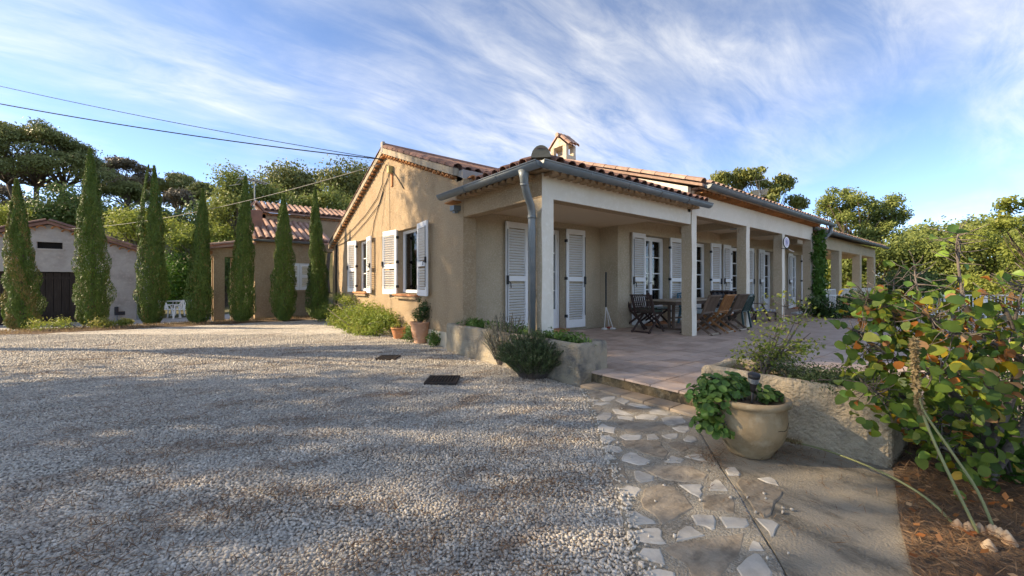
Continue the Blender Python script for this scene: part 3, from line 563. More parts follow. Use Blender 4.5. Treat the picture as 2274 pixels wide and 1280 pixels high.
def slope_slab(name, poly, th, mt, parent):                   # roof deck: 3-D polygon thickened downwards
    n = len(poly); V = [tuple(p) for p in poly]+[(p[0], p[1], p[2]-th) for p in poly]
    mb = MB().add(V, [tuple(range(n)), tuple(range(2*n-1, n-1, -1))]+[(i, n+i, n+(i+1) % n, (i+1) % n) for i in range(n)]); return mb.build(name, mt, parent)
def genoise(parent, p0, p1, out, n, r=.062, ln=.13, mt=None):           # row of half-round tile mouths under an eave
    p0, p1 = np.array(p0, float), np.array(p1, float); a = (p1-p0); l = np.linalg.norm(a); a /= l; out = np.array(out, float); up = np.array([0, 0, 1.])
    me = arc_tile(r, r*.9, ln, .02).mesh('genoise_tile', mt or GENO)
    for i in range(n):
        p = p0+a*l*(i+.5)/n+out*ln; link('genoise_tile', me, parent, basis(p, np.cross(-out, up), -out, up))
# wing with the gable
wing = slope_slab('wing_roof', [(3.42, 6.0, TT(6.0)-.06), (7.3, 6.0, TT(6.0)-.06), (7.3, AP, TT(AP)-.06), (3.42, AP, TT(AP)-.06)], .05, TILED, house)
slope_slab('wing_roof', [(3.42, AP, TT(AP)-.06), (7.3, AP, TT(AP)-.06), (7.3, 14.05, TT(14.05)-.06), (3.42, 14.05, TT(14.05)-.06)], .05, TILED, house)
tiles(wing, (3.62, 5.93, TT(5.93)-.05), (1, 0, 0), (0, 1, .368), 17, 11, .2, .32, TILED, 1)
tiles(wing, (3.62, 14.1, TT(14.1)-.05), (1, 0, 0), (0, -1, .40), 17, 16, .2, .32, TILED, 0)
band = MB()
for ya, yb in ((5.93, AP), (AP, 14.05)):
    V = [(3.415, ya, TT(ya)-.16), (3.53, ya, TT(ya)-.16), (3.53, ya, TT(ya)-.035), (3.415, ya, TT(ya)-.035)]; V += [(x, yb, z-TT(ya)+TT(yb)) for x, _, z in V]
    band.add(V, [(0, 3, 2, 1), (4, 5, 6, 7), (0, 1, 5, 4), (1, 2, 6, 5), (2, 3, 7, 6), (3, 0, 4, 7)])
band.build('verge_band', mat('streaked_mortar', (.43, .355, .265), .95, ((.25, .21, .165), 5, .45, .68, (1, 1, .3)), bump=(60, .6)), house)
MB().box(3.53, 7.2, 5.80, 5.995, 2.9, TT(5.9)-.06).build('eave_band', GREYW, house)
rt = arc_tile(.10, .085, .37); rme = rt.mesh('verge_tile', TILED)
def verge(y0, y1, n, X=3.49):
    p0, p1 = np.array([X, y0, TT(y0)-.05]), np.array([X, y1, TT(y1)-.05]); d = p1-p0; l = np.linalg.norm(d); d /= l; a = np.array([1., 0, 0]); nn = np.cross(a, d); nn = nn if nn[2] > 0 else -nn
    for i in range(n):
        q = p0+d*l*i/n+nn*.02; u = d+nn*.04; u /= np.linalg.norm(u); n2 = np.cross(a, u); n2 = n2 if n2[2] > 0 else -n2; link('verge_tile', rme, wing, basis(q, np.cross(u, n2), u, n2))
verge(5.9, AP-.05, 11); verge(14.08, AP+.05, 16)
k0, k1 = 21, 30
for (ya, yb, n) in ((5.95, AP, k0), (AP, 13.95, k1)):
    genoise(wing, (3.53, ya, TT(ya)-.225), (3.53, yb, TT(yb)-.225), (-1, 0, 0), n, .06, .10)
genoise(wing, (3.6, 5.80, 2.93), (5.2, 5.80, 2.93), (0, -1, 0), 10, .07, .10)
MB().tube([(3.44, AP, TT(AP)+.0), (7.2, AP, TT(AP)+.0)], .09, 10).build('ridge', TILED, house)
MB().box(3.41, 3.47, AP-.07, AP+.06, TT(AP)-.14, TT(AP)+.10).build('ridge_cap', GREYW, house)
# porch hip roof
EX, EY, EZ, SL = 3.27, 3.57, 2.645, .37
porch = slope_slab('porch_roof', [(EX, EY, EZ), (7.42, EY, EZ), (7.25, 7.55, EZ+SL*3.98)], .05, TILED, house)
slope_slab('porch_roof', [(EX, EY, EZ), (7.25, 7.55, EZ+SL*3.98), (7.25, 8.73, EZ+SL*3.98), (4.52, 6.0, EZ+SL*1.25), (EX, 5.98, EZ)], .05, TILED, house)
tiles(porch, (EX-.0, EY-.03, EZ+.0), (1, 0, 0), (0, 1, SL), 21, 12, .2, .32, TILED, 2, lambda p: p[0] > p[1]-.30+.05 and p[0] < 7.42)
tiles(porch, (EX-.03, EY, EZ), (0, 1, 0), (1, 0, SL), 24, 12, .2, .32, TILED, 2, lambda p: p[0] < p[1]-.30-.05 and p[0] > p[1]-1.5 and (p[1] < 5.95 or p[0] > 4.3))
hd = np.array([1, 1, SL]); hd = hd/np.linalg.norm(hd); ha = np.array([1, -1, 0])/2**.5; hn = np.cross(ha, hd); hn = hn if hn[2] > 0 else -hn
hme = arc_tile(.125, .10, .40).mesh('hip_tile', TILED)
for i in range(16): link('hip_tile', hme, porch, basis(np.array([EX+.06, EY+.06, EZ+.02])+hd*.34*i+hn*.05, np.cross(hd, hn), hd, hn))
capm = MB()
capm.add([(.12*math.cos(a), -.005, .15*math.sin(a)-.02) for a in np.linspace(0, math.pi, 12)]+[(.12*math.cos(a), .10, .15*math.sin(a)-.02) for a in np.linspace(0, math.pi, 12)], [tuple(range(12)), tuple(range(23, 11, -1))]+[(i, 12+i, 13+i, 1+i) for i in range(11)])
link('hip_end', capm.mesh('hip_end', mat('lichen_grey', (.17, .16, .13), .95, ((.10, .10, .085), 8, .4, .7))), porch, basis((EX+.04, EY+.04, EZ+.07), (ha[0], ha[1], 0), (.7071, .7071, 0), (0, 0, 1)))
genoise(porch, (3.55, FY, 2.55), (7.40, FY, 2.55), (0, -1, 0), 26, .07, .16, GENOP)
genoise(porch, (3.53, 3.95, 2.55), (3.53, 5.75, 2.55), (-1, 0, 0), 12, .07, .16, GENOP)
beam('cornice', 3.45, 7.37, FY-.10, FY+.1, 2.603, 2.64, TAN, CREAM); beam('cornice', 3.43, 3.60, FY+.11, 5.77, 2.603, 2.64, TAN, TAN)
# main section roof
E2Y, E2Z, S2 = 3.53, 2.97, .345
RY = 7.05; RZ2 = E2Z+S2*(RY-E2Y)
main = slope_slab('main_roof', [(7.2, E2Y, E2Z), (15.25, E2Y, E2Z), (15.25, RY, RZ2), (7.2, RY, RZ2)], .05, TILEP, house)
slope_slab('main_roof', [(7.2, RY, RZ2), (15.25, RY, RZ2), (15.25, 11, E2Z), (7.2, 11, E2Z)], .05, TILEP, house)
tiles(main, (7.42, E2Y-.03, E2Z), (1, 0, 0), (0, 1, S2), 39, 11, .2, .33, TILEP, 1)
vme = arc_tile(.10, .085, .37).mesh('verge_tile', TILEP); vd = np.array([0, 1, S2]); vd = vd/np.linalg.norm(vd); vn = np.cross([1, 0, 0], vd)
for i in range(11): link('verge_tile', vme, main, basis(np.array([7.27, E2Y+.02, E2Z+.0])+vd*.335*i+vn*.03, (1, 0, 0), vd+vn*.04, vn))
genoise(main, (7.45, FY, 2.86), (14.66, FY, 2.86), (0, -1, 0), 44, .065, .2)
genoise(main, (7.25, FY+.05, 2.80), (7.25, FY+.62, 2.80), (-1, 0, 0), 3, .085, .10)
beam('cornice', 7.38, 14.9, FY-.16, FY+.1, 2.931, 2.965, TILEP, CREAM)
# loggia
LY, LZ = 4.40, 2.45
beam('beam', 15.3, 26.9, LY, LY+.24, LZ, 2.93, TANS, TANS); beam('beam', 26.66, 26.9, LY+.24, 8.2, LZ, 2.93, TANS, TANS); beam('beam', 21, 26.66, 7.96, 8.2, LZ, 2.93, TANS, TANS)
for xr in (17.3, 20.6, 24.0, 26.9): 
    column(xr-.36, xr, LY-.003, LY+.27, -.3, LZ+.002, TANS, TANS)
for xr in (23.2, 26.9): column(xr-.36, xr, 7.93, 8.2, -.3, LZ+.002, TANS, TANS)
lr = slope_slab('loggia_roof', [(15.26, LY-.32, 2.97), (27.2, LY-.32, 2.97), (27.2, 6.4, 3.62), (15.26, 6.4, 3.62)], .05, TILEP, house)
slope_slab('loggia_roof', [(15.26, 6.4, 3.62), (27.2, 6.4, 3.62), (27.2, 8.6, 2.9), (15.26, 8.6, 2.9)], .05, TILEP, house)
tiles(lr, (15.3, LY-.35, 2.98), (1, 0, 0), (0, 1, .32), 59, 3, .2, .33, TILEP, 1)
MB().box(15.3, 26.6, LY+.24, 7.9, 2.7, 2.75).build('ceiling', TANS, house)
MB().box(21, 26.9, LY, 8.2, -.3, .12).build('loggia_floor', PAVE, house)
# gutters
def gutter(p0, p1, r=.075, name='gutter', cap=True):
    p0, p1 = Vector(p0), Vector(p1); d = (p1-p0).normalized(); a = Vector((-d.y, d.x, 0)); mb = MB(); n = 8; V = []
    for p in (p0, p1):
        for rr in (r, r-.006):
            for j in range(n+1):
                t = math.pi*j/n; V.append(p+a*math.cos(t)*rr-Vector((0, 0, 1))*math.sin(t)*rr)
    k = n+1
    for j in range(n): mb_f = None
    Fc = []
    for j in range(n): Fc += [(j, j+1, 2*k+j+1, 2*k+j), (k+j, 3*k+j, 3*k+j+1, k+j+1), (j, k+j, k+j+1, j+1), (2*k+j, 2*k+j+1, 3*k+j+1, 3*k+j)]
    Fc += [(0, 2*k, 3*k, k), (n, k+n, 3*k+n, 2*k+n)]
    mb.add(V, Fc)
    for p in (p0, p1): mb.add([p+a*math.cos(math.pi*j/n)*r-Vector((0, 0, 1))*math.sin(math.pi*j/n)*r for j in range(n+1)], [tuple(range(n+1))]) if cap else None
    g = mb.build(name, ZINC, house, True)
    L_ = (p1-p0).length
    for i in range(1, max(2, int(L_/.75))):                     # brackets and the rolled rim
        c = p0+d*L_*i/max(2, int(L_/.75)); MB().tube([c+a*math.cos(t)*(r+.004)-Vector((0, 0, 1))*math.sin(t)*(r+.004) for t in np.linspace(0, math.pi, 9)], .006, 5).build('bracket', ZINC, g, True)
    for sg_ in (-1, 1): MB().tube([p0+a*r*sg_, p1+a*r*sg_], .010, 6).build('rim', ZINC, g, True)
    return g
G1 = 2.605
gutter((3.20, 3.50, G1), (7.40, 3.50, G1)); gutter((3.20, 3.50, G1), (3.20, 5.96, G1))
gutter((7.27, 3.46, 2.945), (15.3, 3.46, 2.945)); gutter((15.3, LY-.40, 2.945), (27.3, LY-.40, 2.945))
MB().tube([(3.20, 3.80, G1-.05), (3.20, 3.80, G1-.13), (3.215, 3.81, G1-.21), (3.29, 3.85, G1-.32), (3.40, 3.90, G1-.44), (3.44, 3.925, G1-.52), (3.445, 3.93, G1-.62), (3.445, 3.93, .3)], [.075, .056, .05, .05, .05, .05, .05, .05], 14).tube([(3.445, 3.93, 1.995), (3.445, 3.93, 2.04)], .056, 14).tube([(3.215, 3.81, G1-.20), (3.222, 3.815, G1-.225)], .056, 14).build('downpipe', ZINC, house, True)
MB().tube([(15.2, 3.50, 2.9), (15.2, 3.52, 2.70), (15.12, 3.66, 2.5), (15.0, 3.78, 2.38), (15.0, 3.78, .2)], .055, 10).tube([(15.25, 3.9, 2.68), (15.3, 3.8, 2.42), (15.1, 3.79, 2.25)], .05, 10).build('downpipe', ZINC, house, True)
# chimneys
def chimney(x, y, sx, sy, z0, z1, apex):
    mb = MB(); t = .06
    hz0, hz1 = z0+(z1-z0)*.60, z0+(z1-z0)*.92
    def ring(z, k): return [(x-sx/2*k, y-sy/2*k, z), (x+sx/2*k, y-sy/2*k, z), (x+sx/2*k, y+sy/2*k, z), (x-sx/2*k, y+sy/2*k, z)]
    mb.add(ring(z0, 1.12)+ring(hz0, 1.02), [(0, 1, 5, 4), (1, 2, 6, 5), (2, 3, 7, 6), (3, 0, 4, 7), (4, 5, 6, 7)])
    for cx, cy in ((-1, -1), (1, -1), (1, 1), (-1, 1)):
        mb.box(x+cx*sx/2*1.01-(.09 if cx > 0 else 0), x+cx*sx/2*1.01+(.09 if cx < 0 else 0), y+cy*sy/2*1.01-(.13 if cy > 0 else 0), y+cy*sy/2*1.01+(.13 if cy < 0 else 0), hz0-.01, hz1)
    A = ring(hz1, 1.02); mb.add(A+[(x-sx/2, y, apex-.04), (x+sx/2, y, apex-.04)], [(0, 1, 5, 4), (2, 3, 4, 5), (1, 2, 5), (3, 0, 4), (0, 3, 2, 1)])
    c = mb.build('chimney', CHIM, house)
    MB().box(x-sx*.3, x+sx*.3, y-sy*.3, y+sy*.3, hz0, hz0+.02).build('flue', DARK, c)
    me = arc_tile(.085, .075, .30).mesh('cap_tile', TILE)
    for sgn in (-1, 1):
        s = np.array([0, -sgn*(sy/2+.1), apex-hz1+.04]); s = s/np.linalg.norm(s); nn = np.cross([1, 0, 0], s); nn = nn if nn[2] > 0 else -nn
        for i in range(3):
            for j in range(2): link('cap_tile', me, c, basis(np.array([x-sx/2+sx*(i+.5)/3, y+sgn*(sy/2+.1), hz1-.03])+s*j*.21+nn*.01, np.cross(s, nn), s, nn))
    MB().tube([(x-sx/2-.06, y, apex+.01), (x+sx/2+.06, y, apex+.01)], .06, 8).build('cap_ridge', TILE, c)
CHIM = mat('chimney_render', (.60, .50, .38), .95, ((.38, .29, .20), 4, .5, .62), ((.66, .57, .46), 12, .5, .8), bump=(50, .4))
chimney(7.80, 7.62, .36, .58, 4.05, 4.88, 5.12)
chimney(17.6, 6.2, .45, .55, 3.3, 4.05, 4.25)
# shutters, windows, doors
slat_cache = {}
def shutter(M, wd, h, side, objs=True, mid=.47, hardware=True, label=None):
    """leaf in its own x (width, hinge at 0) / z plane; M puts the hinge foot in the house"""
    mb = MB(); st, th = .065, .034; s = side
    def bx(x0, x1, z0, z1, t=th): mb.box(min(s*x0, s*x1), max(s*x0, s*x1), -t/2, t/2, z0, z1)
    bx(0, st, 0, h); bx(wd-st, wd, 0, h); bx(st, wd-st, h-.11, h); bx(st, wd-st, 0, .17 if h > 1.7 else .12); bx(st, wd-st, h*mid, h*mid+.10)
    o = mb.build('shutter', WHITE, house, M=M)
    key = round(wd, 3)
    if key not in slat_cache:
        q = MB(); R = Matrix.Rotation(-.75, 4, 'X'); q.box(-(wd-2*st)/2, (wd-2*st)/2, -.024, .024, -.004, .004, R); slat_cache[key] = q
    q = slat_cache[key]; z = (.17 if h > 1.7 else .12)+.03; js = MB(); me = None; p = .052
    if objs: me = bpy.data.meshes.get('slat_%s' % key) or q.mesh('slat_%s' % key, WHITE)
    while z < h-.12:
        if not (h*mid-.02 < z < h*mid+.115):
            if objs: link('slat', me, o, T(s*wd/2, 0, z))
            else: js.add([(v[0]+s*wd/2, v[1], v[2]+z) for v in q.V], q.F)
        z += p
    if js.V: js.build('slat_rows', WHITE, o, kind='stuff')
    if hardware:
        for zz_ in (.12*h, .5*h, .88*h): MB().box(min(0, -s*.03), max(0, -s*.03)+.012, -.03, .03, zz_-.03, zz_+.03).build('hinge', BLACK, o)
        lb = MB(); xb = s*(wd-.02); lb.tube([(xb, -.035, .12*h), (xb, -.035, .93*h)], .007, 6).box(xb-.02, xb+.02, -.05, -.018, .44*h, .52*h).tube([(xb, -.045, .47*h), (xb-s*.05, -.06, .455*h), (xb-s*.06, -.06, .41*h)], .009, 6).build('latch_bar', BLACK, o)
    return o
def glazing(x0, x1, z0, z1, M, leaves_, rows, kick=.0, fw=.055):
    """window or french door in local x / z, glass in the plane y = 0"""
    mb = MB(); W = (x1-x0); o = None
    def bx(a, b, c, d, t=.05): mb.box(a, b, -t/2, t/2, c, d)
    bx(x0, x0+fw*.7, z0, z1, .07); bx(x1-fw*.7, x1, z0, z1, .07); bx(x0, x1, z1-fw*.7, z1, .069)
    bx(x0, x1, z0, z0+.03, .071); panes = []
    lw = (W-fw*1.4)/leaves_
    for k in range(leaves_):
        a = x0+fw*.7+k*lw; b_ = a+lw; bx(a+.002, a+fw, z0+.03, z1-fw*.7); bx(b_-fw, b_-.002, z0+.03, z1-fw*.7); bx(a+fw, b_-fw, z1-fw*1.7, z1-fw*.7, .048); bx(a+fw, b_-fw, z0+.03, z0+.03+max(fw, kick), .048)
        zb, zt = z0+.03+max(fw, kick), z1-fw*1.7; st = (zt-zb)/rows
        for r in range(rows):
            if r: bx(a+fw, b_-fw, zb+st*r-.012, zb+st*r+.012, .03)
            panes.append((a+fw, b_-fw, zb+st*r+(.012 if r else 0), zb+st*(r+1)-(.012 if r < rows-1 else 0)))
    name = 'french_door' if kick else 'window'
    o = mb.build(name, WHITE, house, M=M)
    for a, b_, c, d in panes: MB().box(a-.004, b_+.004, -.004, .004, c-.004, d+.004).build('pane', GLASS, o)
    if kick:
        MB().tube([(x0+W/2-.03, -.03, z0+.98), (x0+W/2-.03, -.07, z0+.98), (x0+W/2-.12, -.07, z0+.975)], .009, 6).build('handle', BLACK, o)
    cv_ = MB(); n = 60; V = []
    for z in (z0+.03, z1-.03):
        for i in range(n+1): V.append((x0+.03+(W-.06)*i/n, .04+.012*math.sin(i*1.35)+.005*math.sin(i*.5), z))
    cv_.add(V, [(i, i+1, n+2+i, n+1+i) for i in range(n)]); cv_.build('curtain', CURT, o, True)
    return o
# french doors on the shaded porch walls
def french(x0, x1, Y, near, hw=True):
    glazing(x0+.02, x1-.02, .185, 2.30, T(0, Y+.19, 0), 2, 4, .38)
    wd = (x1-x0)/2+.015; ang = .05
    shutter(T(x0-.01, Y-.035, .20) @ Rz(ang), wd, 2.12, -1, near, .47, hw); shutter(T(x1+.01, Y-.035, .20) @ Rz(-ang), wd, 2.12, 1, near, .47, hw)
    MB().box(x0-.03, x1+.03, Y-.12, Y+.2, TZ-.01, .183).build('threshold', TERRA, house)
french(D1[0], D1[1], 6.0, True)
for i, (a, b_) in enumerate(DOORS): french(a, b_, 5.5, i < 1)
# casement windows of the gable wall (wall runs along Y: local x -> -Y)
for (y0, y1, z0, z1), rows, lv in ((W2, 1, 1), (W1, 3, 2)):
    Mw = Matrix.Translation(Vector((3.53+.15, 0, 0))) @ Rz(-math.pi/2)
    g = glazing(-y1+.01, -y0-.01, z0+.02, z1-.01, Mw, lv, rows, 0, .034)
    wd = (y1-y0)/2+.06
    shutter(Matrix.Translation(Vector((3.505, y0-.01, z0-.02))) @ Rz(-math.pi/2-.13), wd, z1-z0+.05, 1, True, .40)
    shutter(Matrix.Translation(Vector((3.505, y1+.01, z0-.02))) @ Rz(-math.pi/2+.16), wd, z1-z0+.05, -1, True, .40)
    bevel(MB().box(3.42, 3.68, y0-.07, y1+.07, z0-.045, z0-.003).build('sill', TERRA, house), .006); bevel(MB().box(3.45, 3.56, y0-.02, y1+.02, z0-.11, z0-.047).build('sill_moulding', TAN, house), .01)
# small fittings and wall cables
MB().box(3.40, 3.53, 5.86, 6.0, 2.385, 2.47).box(3.43, 3.50, 5.89, 5.97, 2.35, 2.385).build('wall_light', ZINC, house)
MB().box(3.36, 3.53, 5.84, 6.12, 2.52, 2.545).build('bracket_tile', GENO, house)
def yz(px, py, X=3.50):                                       # pixel -> point on the gable wall plane
    u = (px-CX)/F_PX; d = X/(FW[0]+u*RT[0]); return (X, d*(FW[1]+u*RT[1]), CAMZ+(HY-py)*d/F_PX)
wc = MB()
for pl in ([(858, 366), (851, 385), (849, 410), (838, 440), (812, 478), (785, 508), (760, 531), (747, 545)], [(866, 372), (862, 395), (853, 415), (845, 450), (815, 490), (782, 527), (765, 539), (747, 547)], [(858, 366), (868, 375), (885, 400), (897, 420)], [(853, 415), (843, 450), (832, 490), (826, 528)]):
    MB().tube([yz(*p, 3.51) for p in pl], .009, 5).build('wall_cable', CABLE, house, True)
wc.tube([yz(747, 545, 3.505), yz(746, 620, 3.505), yz(747, 690, 3.505)], .025, 6)
wc.build('cable_sleeve', CABLE, house, True)
wb = MB(); p = yz(866, 375, 3.47); wb.box(p[0]-.05, p[0]+.05, p[1]-.05, p[1]+.05, p[2]-.10, p[2]+.06); wb.build('junction_box', mat('yellowed_plastic', (.42, .36, .16), .6), house)
p = yz(870, 400, 3.515); MB().box(3.50, 3.532, p[1]-.045, p[1]+.045, p[2]-.15, p[2]+.15).build('vent_tile', TERRA, house)
for a, z in ((13.7, 1.0),): MB().tube([(8.9, FY+1.0, 2.63), (8.9, FY+1.0, 2.60)], .09, 12).build('ceiling_lamp', ZINC, house)
MB().tube([(11.1, 4.6, 2.64), (11.1, 4.6, 2.58)], .1, 12).build('ceiling_lamp', ZINC, house)

# ------------------------------------------------------------------ annex behind the cypresses
AY = 15.35
annex = thing('annex', 'small ochre annex with red clay tiles and closed white shutters behind the cypresses', 'house', (0, 0, 0))
wall('front_wall', TAN, 'Y', AY, AY+.25, 1.5, 3.53, -.3, [(1, 2.52), (4, 2.52)], [(2.46, 3.16, .93, 1.85)], annex)
wall('side_wall', TAN, 'X', 1.5, 1.75, AY+.25, 19, -.4, [(AY, 2.52), (18.1, 3.5), (19, 3.2)], (), annex)
ar = slope_slab('roof', [(1.36, AY-.16, 2.58), (3.9, AY-.16, 2.58), (3.9, 18.0, 3.58), (1.36, 18.0, 3.58)], .06, TILE, annex)
tiles(ar, (1.36, AY-.2, 2.60), (1, 0, 0), (0, 1, .352), 12, 9, .2, .33, TILE, 9, None, .092)
slope_slab('upper_wall', [(1.95, 17.9, 3.88), (6, 17.9, 3.88), (6, 18.3, 3.88), (1.95, 18.3, 3.88)], 1.4, TAN, annex)
ur = slope_slab('upper_roof', [(1.8, 17.72, 3.92), (6.4, 17.72, 3.92), (6.4, 18.9, 4.34), (1.8, 18.9, 4.34)], .06, TILE, annex)
tiles(ur, (1.8, 17.66, 3.94), (1, 0, 0), (0, 1, .355), 22, 4, .2, .33, TILE, 3, None, .092)
genoise(ur, (1.95, 17.9, 3.77), (5.8, 17.9, 3.77), (0, -1, 0), 20, .075, .12)
wall('upper_side', TAN, 'X', 1.95, 2.1, 17.9, 18.85, 2.5, [(17.9, 3.88), (18.85, 4.2)], (), annex)
o_ = house; house_real = house; house = annex
gutter((1.45, AY-.20, 2.57), (3.5, AY-.20, 2.57), .06)
for sx, hx in ((1, 2.465), (-1, 3.155)): shutter(T(hx, AY+.03, .93), .34, .92, sx, True, .47, False)
house = house_real
MB().box(2.38, 3.24, AY-.06, AY+.1, .86, .925).build('sill', TAN, annex)
ac = MB().box(1.42, 1.84, 16.5, 16.92, 2.6, 3.72).build('chimney', mat('red_render', (.30, .16, .115), .95, ((.22, .12, .09), 5, .4, .7), bump=(40, .5)), annex)
for s in (-1, 1): MB().bar((1.63+s*.26, 16.48, 3.72), (1.63+s*.02, 16.48, 4.02), .05, .03, (0, 1, 0)).bar((1.63+s*.26, 16.94, 3.72), (1.63+s*.02, 16.94, 4.02), .05, .03, (0, 1, 0)).bar((1.63+s*.26, 16.7, 3.72), (1.63+s*.02, 16.7, 4.02), .44, .03, (1, 0, 0)).build('chimney_cap', TILE, ac)
MB().box(.42, .70, AY-.05, AY+.25, -.3, 2.0).build('porch_column', TAN, annex)
MB().box(.42, .60, AY+1.6, AY+1.9, -.3, 2.0).build('porch_column', TAN, annex)
MB().box(.38, 1.5, AY-.05, AY+.2, 1.99, 2.25).box(.38, .6, AY+.2, AY+1.9, 1.99, 2.25).build('porch_beam', TAN, annex)
MB().box(.9, 1.5, AY+.9, AY+1.0, -.3, 2.0).build('porch_back_wall', TANS, annex)
pr = slope_slab('porch_roof', [(.1, AY-.3, 2.22), (1.5, AY-.3, 2.47), (1.5, AY+2.1, 2.47), (.1, AY+2.1, 2.22)], .06, TILE, annex)
tiles(pr, (.08, AY-.3, 2.25), (0, 1, 0), (1, 0, .18), 11, 4, .21, .33, TILEP, 4)
MB().box(.25, .40, AY-.1, AY+.12, 2.05, 2.15).build('bracket_tile', GENO, annex)
def antenna(name, label, x, y, z0, z1, n, ln, rz):
    o = thing(name, label, 'antenna', (x, y, z0), rz); MB().tube([(0, 0, 0), (0, 0, z1-z0)], .02, 6).build('mast', ZINC, o); mb = MB()
    mb.tube([(-ln/2, 0, z1-z0-.1), (ln/2, 0, z1-z0-.1)], .02, 5)
    for i in range(n): xx = -ln/2+ln*i/(n-1); h = .28-.012*i; mb.tube([(xx, -h, z1-z0-.1), (xx, h, z1-z0-.1)], .014, 4)
    for s in (-1, 1): mb.tube([(-ln/2, 0, z1-z0-.1), (-ln/2-.25, 0, z1-z0-.1+s*.3)], .009, 4); mb.tube([(-ln/2-.25, -.3, z1-z0-.1+s*.3), (-ln/2-.25, .3, z1-z0-.1+s*.3)], .009, 4)
    mb.build('boom', ZINC, o); return o
antenna('roof_antenna', 'metal comb antenna standing above the annex chimney', 1.66, 17.05, 3.0, 4.95, 9, .9, .5)
antenna('roof_antenna', 'small dark antenna beside the far chimney on the long roof', 17.0, 6.1, 3.45, 4.75, 7, 1.0, .3)

# ------------------------------------------------------------------ garage
GY = 21.9; GB = -.34; gxc = -4.2; ghw = 2.33
garage = thing('garage', 'old grey rendered garage with dark plank doors and scalloped gable', 'garage', (0, 0, 0))
def GT(x): return 3.42-.36*abs(x-gxc)
wall('front_wall', GREYW, 'Y', GY, GY+.3, gxc-ghw, gxc+ghw, GB-.3, [(gxc-ghw, GT(gxc-ghw)-.12), (gxc, GT(gxc)-.12), (gxc+ghw, GT(gxc+ghw)-.12)], [(-6.3, -2.72, GB-.3, 1.58), (gxc-.30, gxc+.33, 2.42, 2.66)], garage)
wall('side_wall', GREYW, 'X', gxc+ghw-.3, gxc+ghw-.001, GY+.3, 27, GB-.3, [(20, GT(gxc+ghw)-.12), (30, GT(gxc+ghw)-.12)], (), garage)
MB().box(gxc-.30, gxc+.33, GY+.12, GY+.16, 2.4, 2.7).build('vent', DARK, garage); MB().box(gxc-.36, gxc+.39, GY-.04, GY+.1, 2.36, 2.42).build('vent_sill', GREYW, garage)
MB().box(-2.7, -1.9, GY-.02, GY, 1.18, 1.22).build('render_ledge', GREYW, garage); MB().box(-6.4, -2.6, GY-.03, GY, 1.58, 1.70).build('lintel', GREYW, garage)
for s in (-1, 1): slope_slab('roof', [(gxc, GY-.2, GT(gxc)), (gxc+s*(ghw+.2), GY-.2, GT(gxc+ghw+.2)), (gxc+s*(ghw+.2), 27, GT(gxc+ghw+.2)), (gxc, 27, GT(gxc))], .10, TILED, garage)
gme = arc_tile(.1, .09, .36).mesh('verge_tile', TILED)
for s in (-1, 1):
    d = np.array([-s*1., 0, .36]); d /= np.linalg.norm(d); nn = np.array([s*.36, 0, 1.]); nn /= np.linalg.norm(nn)
    for i in range(8): link('verge_tile', gme, garage, basis(np.array([gxc+s*(ghw+.2), GY-.16, GT(gxc+ghw+.2)])+d*.33*i+nn*.02, np.cross(d, nn), d, nn))
    genoise(garage, (gxc+s*.05, GY, GT(gxc)-.23), (gxc+s*ghw, GY, GT(gxc+ghw)-.23), (0, -1, 0), 9, .125, .12)
for dx0, dx1 in ((-6.3, -4.53), (-4.51, -2.72)):
    dl = MB().box(dx0, dx1, GY+.14, GY+.16, GB, 1.58).build('door', DARK, garage); n = 9
    for i in range(n): a = dx0+(dx1-dx0)*i/n; MB().box(a+.006, a+(dx1-dx0)/n-.006, GY+.10, GY+.139, GB+.02, 1.56+random.uniform(-.02, .01)).build('plank', DOORW, dl)
    MB().box(dx0+.03, dx1-.03, GY+.075, GY+.099, 1.30, 1.42).box(dx0+.03, dx1-.03, GY+.075, GY+.099, .0, .12).build('ledge', DOORW, dl)
MB().tube([(gxc+ghw+.06, GY-.05, GB), (gxc+ghw+.06, GY-.05, 2.4)], .035, 8).build('downpipe', ZINC, garage)

# ------------------------------------------------------------------ overhead cables
def cable(label, p, q, sag, r, mt):
    p, q = np.array(p), np.array(q); pts = [p+(q-p)*t-np.array([0, 0, sag*4*t*(1-t)]) for t in np.linspace(0, 1, 40)]
    MB().tube(pts, r, 5).build('overhead_cable', mt, None, True, label=label, cat='cable', group='overhead cables to the gable')
anch = yz(848, 354, 3.40)
cable('thick black overhead cable, lower of the pair running to the gable peak', anch, dp(-700, 9.5, 78), .30, .013, CABLE)
cable('thin black overhead cable, upper of the pair running to the gable peak', (anch[0], anch[1]+.05, anch[2]+.02), dp(-700, 11, 10), .30, .008, CABLE)
anch2 = yz(851, 362, 3.38)
cable('pale slack cable passing behind the cypresses from the gable to the garage', anch2, dp(-120, 19, 487), .95, .007, CABLEW)

